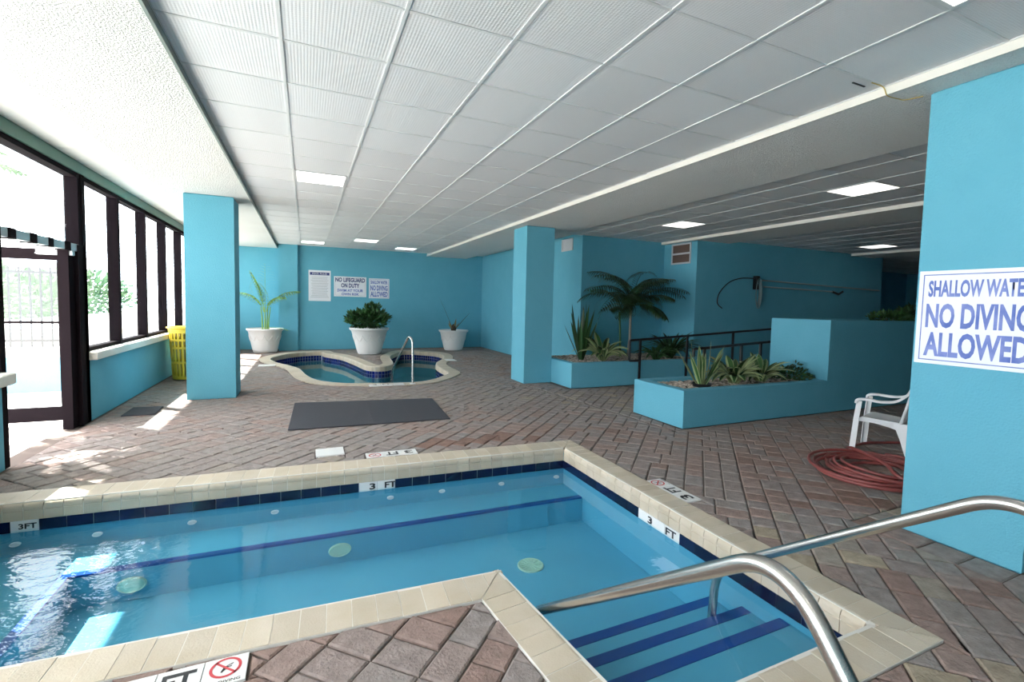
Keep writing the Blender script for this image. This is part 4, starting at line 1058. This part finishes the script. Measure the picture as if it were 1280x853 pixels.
# ------------------------------------------------------------------ vents, lamps, wall poles, wire
def vent(name, O, right, w, h, label, m, rows):
    right = Vector(right); up = Vector((0, 0, 1)); nn = right.cross(up); O = Vector(O)
    o = empty(name, O, label, 'vent')
    def bx(x0, z0, x1, z1, d0, d1, nm, mm, par, mb=None):
        q = MB() if mb is None else mb; t = MB().box((x0, d0, z0), (x1, d1, z1)); q.add([tuple(O+right*v[0]+nn*v[1]+up*v[2]) for v in t.v], [list(reversed(f)) for f in t.f])
        return q
    f = MB(); g = .035
    for a in ((-w/2, -h/2, w/2, -h/2+g), (-w/2, h/2-g, w/2, h/2), (-w/2, -h/2+g, -w/2+g, h/2-g), (w/2-g, -h/2+g, w/2, h/2-g)): bx(*a, 0, .02, '', '', None, f)
    if rows == 2: bx(-w/2+g, -.02, w/2-g, .02, 0, .02, '', '', None, f)
    f.build('frame', 'vent', o); bx(-w/2+g, -h/2+g, w/2-g, h/2-g, 0, .003, '', '', None).build('backing', m, o)
    z = -h/2+g+.012
    while z < h/2-g-.01:
        if not (rows == 2 and abs(z) < .03): bx(-w/2+g, z, w/2-g, z+.006, .003, .014, '', '', None).build('slat', m, o)
        z += .03
    return o
vent('wall_vent', (5.428, 9.47, 2.855), (0, -1, 0), .50, .27, 'small white vent high on the wall behind the middle pillar', 'vent', 1)
vent('wall_vent', (7.678, 8.27, 2.70), (0, -1, 0), .60, .46, 'larger rusty louvred vent above the palm planter', 'vent_dark', 2)
def wallthing(name, label, cat): return empty(name, (9.5, 7.8, 1.9), label, cat)
wp = wallthing('pool_pole', 'longer upper metal pole resting on wall hooks', 'pole')
MB().tube([(9.62, 7.74, 2.17), (14.2, 7.74, 2.08)], .017, 8).build('shaft', 'aluminium', wp)
wp = wallthing('pool_pole', 'shorter lower metal pole with a dark clip end', 'pole')
MB().tube([(9.7, 7.73, 2.02), (12.3, 7.73, 1.985)], .017, 8).build('shaft', 'aluminium', wp); MB().tube([(12.2, 7.73, 1.985), (12.45, 7.73, 1.93), (12.6, 7.72, 2.0)], .03, 6).build('clip', 'black_metal', wp)
hk = wallthing('wall_hook', 'dark hook holding the poles on the wall', 'hook')
MB().box((9.42, 7.70, 1.95), (9.52, 7.80, 2.26), c=.006).build('dark_block', 'black_metal', hk)
hc = wallthing('hanging_hose', 'pale hose bundle hanging from the wall hook', 'hose')
for k in range(4):
    mb = MB(); w_ = .05+.014*k; h_ = .24+.035*k
    mb.tube([(9.44+w_*math.sin(2*PI*q/24), 7.68-.012*k, 1.86+h_*math.cos(2*PI*q/24)) for q in range(24)], .010, 6, closed=True); mb.build('coil', 'old_hose', hc)
hs_ = wallthing('wall_hose', 'dark thin hose looping down the wall beside the hook', 'hose')
MB().tube(smooth_path([(9.44, 7.75, 2.2), (9.0, 7.76, 2.19), (8.62, 7.76, 2.08), (8.36, 7.77, 1.85), (8.30, 7.77, 1.62), (8.45, 7.77, 1.50)], 8), .012, 6).build('cord', 'black_metal', hs_)
yw = MB().tube(smooth_path([(3.38, 1.97, 2.992), (3.50, 1.965, 2.985), (3.54, 1.96, 2.938), (3.66, 1.955, 2.937), (3.71, 1.94, 2.935), (3.758, 1.86, 2.938)], 6), .0035, 6).build('yellow_wire', 'yellow_wire', label='thin yellow wire crossing the beam to the near pillar', cat='wire')
st_ = MB().box((3.27, 2.02, 2.989), (3.40, 2.03, 2.994)).build('grid_clip', 'black_metal', label='thin dark clip on the ceiling tile beside the yellow wire', cat='clip')

# ------------------------------------------------------------------ rubber mats
mt_ = empty('rubber_mat', (.75, 6.45, 0), 'large black rubber mat between pool and hot tub', 'mat')
MB().prism([(-.19, 5.86), (1.67, 5.78), (1.76, 7.11), (-.15, 7.37)], .004, .014, ch=.003, bottom=True).build('sheet', 'rubber', mt_)
ln = MB()
for k in range(1, 4):
    f_ = k/4; ln.prism([(-.19+1.86*f_-.004, 5.86-.08*f_+.03), (-.19+1.86*f_+.004, 5.86-.08*f_+.03), (-.15+1.91*f_+.004, 7.33-.26*f_), (-.15+1.91*f_-.004, 7.33-.26*f_)], .0135, .0155)
ln.build('ridge', 'rubber', mt_)
sm_ = MB().prism([(-2.06, 7.20), (-1.72, 7.19), (-1.74, 7.66), (-2.07, 7.70)], .004, .016, ch=.003, bottom=True).build('door_mat', 'rubber', label='small dark mat on the pavers under the windows', cat='mat')

# ------------------------------------------------------------------ yellow slatted bin
bn_ = empty('waste_bin', (-1.93, 10.2, 0), 'tall yellow slatted plastic bin under the windows', 'bin'); BH = .93
rad = lambda z: .235+.05*z/BH
for k in range(26):
    a = 2*PI*k/26; w_ = .018; z0, z1 = .04, BH-.08
    mb = MB(); r0, r1 = rad(z0), rad(z1); ta = Vector((-math.sin(a), math.cos(a), 0)); vs = []
    for z, r_ in ((z0, r0), (z1, r1)):
        for q, dr in ((-1, 0), (1, 0), (1, -.008), (-1, -.008)): p = Vector(((r_+dr)*math.cos(a), (r_+dr)*math.sin(a), z))+ta*w_*q*.9; vs.append((p.x-1.93, p.y+10.2, p.z))
    mb.add(vs, [(0, 1, 5, 4), (1, 2, 6, 5), (2, 3, 7, 6), (3, 0, 4, 7)]); mb.build('slat', 'yellow', bn_)
for z0, z1 in ((.03, .08), (.30, .34), (.56, .60), (.70, .74)): MB().lathe([(rad(z0), z0), (rad(z1), z1), (rad(z1)-.01, z1), (rad(z0)-.01, z0), (rad(z0), z0)], 40, (-1.93, 10.2, 0)).build('hoop', 'yellow', bn_)
MB().lathe([(.001, .02), (rad(.03)-.005, .02), (rad(.03), .03)], 32, (-1.93, 10.2, 0)).build('base', 'yellow', bn_)
MB().lathe([(rad(BH)-.01, BH-.09), (rad(BH), BH-.09), (rad(BH)+.005, BH-.02), (rad(BH)+.035, BH), (rad(BH)+.03, BH+.015), (rad(BH)-.01, BH), (rad(BH)-.01, BH-.09)], 40, (-1.93, 10.2, 0)).build('rim', 'yellow', bn_)

# ------------------------------------------------------------------ red hose coil
ho = empty('garden_hose', (4.86, 2.58, 0), 'red rubber garden hose coiled on the pavers by the white chair', 'hose')
random.seed(19)
pts = []; N_ = 9
for k in range(N_*28):
    t = k/28; a = 2*PI*t+.6; lay = t/N_
    r_ = .36+.115*math.sin(t*2.3)+.05*math.sin(a*1.0+t)+.02*math.sin(5*a*.37)
    cx_ = 4.80+.04*math.sin(t*1.7); cy_ = 2.53+.04*math.cos(t*1.3)
    pts.append((cx_+r_*math.cos(a)*1.12, cy_+r_*math.sin(a)*1.05, .016+.005*t+.006*(1+math.sin(a*1.5+t))))
end = pts[-1]
MB().tube(pts, .0145, 8).build('coil', 'hose', ho)
MB().tube(smooth_path([pts[0], (5.25, 2.98, .03), (5.45, 3.12, .02), (5.8, 3.15, .016), (6.2, 3.0, .016)], 8), .0145, 8).build('coil', 'hose', ho)
MB().tube(smooth_path([(5.22, 3.05, .05), (5.0, 2.85, .12), (4.75, 2.45, .13), (4.6, 2.25, .09), (4.75, 2.1, .05)], 8), .0145, 8).build('coil', 'hose', ho)

# ------------------------------------------------------------------ white plastic armchair
def chair():
    o = empty('plastic_armchair', (5.57, 2.85, 0), 'white moulded plastic armchair half hidden by the near pillar', 'chair')
    fz = math.atan2(.954, -.30)-PI/2      # local +Y is the front
    Mx = Matrix.Translation((5.58, 2.90, 0)) @ Matrix.Rotation(fz, 4, 'Z') @ Matrix.Diagonal((.85, .85, .88, 1))
    def b(mb, nm): return mb.xf(Mx).build(nm, 'white_plastic', o)
    # seat: dished slab with a rolled front edge
    mb = MB(); nx, ny = 10, 10; vs = []; fs = []
    for j in range(ny+1):
        for i in range(nx+1):
            u, v = i/nx, j/ny; hw = .20+.045*v; x = (u-.5)*2*hw; y = -.20+.44*v
            z = .425+.02*v-.022*math.sin(PI*u)*math.sin(PI*min(1, v*1.1))-(.05*max(0, v-.88)/.12 if v > .88 else 0)
            vs.append((x, y, z))
    k = nx+1
    for j in range(ny):
        for i in range(nx): fs.append((j*k+i, j*k+i+1, (j+1)*k+i+1, (j+1)*k+i))
    mb.add(vs, fs, smooth=True); n0 = len(vs)
    mb.add([(x, y, z-.012) for x, y, z in vs], [tuple(reversed(f)) for f in fs], smooth=True)
    rim = [i for i in range(k)]+[j*k+nx for j in range(1, ny+1)]+[ny*k+i for i in range(nx-1, -1, -1)]+[j*k for j in range(ny-1, 0, -1)]
    for q in range(len(rim)): a, c = rim[q], rim[(q+1) % len(rim)]; mb.f.append([a, n0+a, n0+c, c]); mb.m.append(0); mb.t.append(.5); mb.sm.append(False)
    b(mb, 'seat')
    # side rails under the seat
    for s in (-1, 1):
        mb = MB(); mb.add([(s*.205, -.19, .425), (s*.25, .22, .43), (s*.25, .22, .385), (s*.235, .06, .385), (s*.215, -.08, .36), (s*.21, -.19, .33), ], [(0, 1, 2, 3, 4, 5)])
        mb.add([(s*.197, -.19, .425), (s*.242, .22, .43), (s*.242, .22, .385), (s*.227, .06, .385), (s*.207, -.08, .36), (s*.202, -.19, .33)], [(5, 4, 3, 2, 1, 0)]); b(mb, 'apron')
        # front leg carries up to the armrest (flat U section)
        mb = MB(); P = [(s*.30, .26, 0), (s*.275, .235, .42), (s*.265, .215, .63)]
        def strip(mb, P, wv, tv):
            for i in range(len(P)-1):
                a, c = Vector(P[i]), Vector(P[i+1]); w0 = Vector(wv)*(1-.12*i); 
                vs = []
                for p in (a, c): vs += [p-w0-Vector(tv), p+w0-Vector(tv), p+w0+Vector(tv), p-w0+Vector(tv)]
                mb.add(vs, [(3, 2, 1, 0), (4, 5, 6, 7), (0, 1, 5, 4), (1, 2, 6, 5), (2, 3, 7, 6), (3, 0, 4, 7)])
        strip(mb, P, (0, .028, 0), (.006, 0, 0)); strip(mb, [(x-s*.02, y+.028, z) for x, y, z in P], (.022, 0, 0), (0, .005, 0)); b(mb, 'leg')
        # rear leg, broad at the top
        mb = MB(); vs = []
        for (x, y, z, w) in ((s*.275, -.31, 0, .03), (s*.235, -.235, .25, .045), (s*.21, -.19, .42, .075)):
            vs += [(x-.006, y-w, z), (x+.006, y-w, z), (x+.006, y+w, z), (x-.006, y+w, z)]
        fs = [(3, 2, 1, 0), (8, 9, 10, 11)]
        for i in (0, 4):
            for q in range(4): fs.append((i+q, i+(q+1) % 4, i+4+(q+1) % 4, i+4+q))
        mb.add(vs, fs); mb.add([(v[0]-s*.02+(-.02 if q % 4 in (0, 3) else .02), v[1]*1, v[2]) for q, v in enumerate(vs)] if False else [], []); b(mb, 'leg')
        # armrest: wide flat band sweeping up to the back
        path = smooth_path([(s*.268, .25, .60), (s*.27, .235, .645), (s*.275, .14, .66), (s*.285, .0, .655), (s*.275, -.14, .68), (s*.245, -.235, .76), (s*.205, -.275, .85)], 5)
        mb = MB(); vs = []; m_ = len(path)
        for i, p in enumerate(path):
            dd = (path[min(i+1, m_-1)]-path[max(i-1, 0)]).normalized(); sd_ = Vector((1, 0, 0)); nn = dd.cross(sd_).normalized()
            w = .03
            vs += [p-sd_*w-nn*.013, p+sd_*w-nn*.013, p+sd_*w+nn*.013, p-sd_*w+nn*.013]
        fs = [(0, 1, 2, 3), tuple((m_-1)*4+q for q in (3, 2, 1, 0))]
        for i in range(m_-1):
            for q in range(4): fs.append((i*4+q, (i+1)*4+q, (i+1)*4+(q+1) % 4, i*4+(q+1) % 4))
        mb.add(vs, fs, smooth=False); b(mb, 'armrest')
    # back: arched frame with vertical slats
    fr_ = smooth_path([(-.205, -.19, .42), (-.225, -.235, .60), (-.215, -.275, .78), (-.12, -.315, .86), (0, -.325, .875), (.12, -.315, .86), (.215, -.275, .78), (.225, -.235, .60), (.205, -.19, .42)], 5)
    b(MB().tube(fr_, .018, 8), 'backrest')
    for q in range(7):
        x = (q-3)*.055; mb = MB(); mb.tube([(x*.9, -.195, .43), (x, -.255, .62), (x*1.02, -.305+abs(x)*.12, .85-abs(x)*.12)], .011, 6, rs=[.012, .014, .011]); b(mb, 'slat')
    return o
chair()

# ------------------------------------------------------------------ garden beyond the windows
random.seed(61)
for i, (x, y, r, h, lb) in enumerate(((-8.2, 13.9, 1.3, 1.7, 'round sunlit shrub outside the first windows'), (-8.9, 17.9, 1.6, 2.3, 'tall pale shrub outside, seen through the second window'), (-9.0, 22.3, 1.7, 2.1, 'shrub outside, seen through the third window'), (-9.0, 27.0, 1.8, 2.4, 'shrub outside, seen through the window by the pillar'))):
    o = empty('garden_shrub', (x, y, 0), lb, 'shrub', 'shrubs in the garden outside')
    b = MB(); leafball(b, (x, y, h*.55), (r, r, h*.5), 1500, .34, 0, 70+i, elong=2.6); b.build('foliage', 'bush_out', o, kind='stuff')
    MB().tube([(x, y, -.02), (x+.05, y, h*.6)], .06, 8).build('trunk', 'trunk', o)
o = empty('garden_palm', (-12.4, 22.0, 0), 'feathery palm in the garden outside the windows', 'palm')
MB().tube([(-12.4, 22.0, -.02), (-12.4, 22.0, 1.6)], .1, 10).build('trunk', 'trunk', o)
for i in range(12):
    mb = MB(); frond(mb, (-12.4, 22.0, 1.55), 2*PI*i/12, random.uniform(.2, .9), 1.6, 1.4, 16, .5, .05); mb.build('frond', 'bush_out', o)

o = empty('garden_palm', (-3.85, 7.25, 0), 'slim palm added outside the open glass door to break up the sunlight', 'palm')  # added beside the view so its fronds dapple the sun patch
MB().tube([(-3.85, 7.25, -.02), (-3.87, 7.25, 1.5), (-3.85, 7.25, 2.85)], .05, 8).build('trunk', 'trunk', o)
random.seed(8)
for i in range(11):
    mb = MB(); frond(mb, (-3.85, 7.25, 2.8), 2*PI*i/11+.2, random.uniform(.5, 1.1), 1.05, 1.1, 14, .36, .06); mb.build('frond', 'bush_out', o)
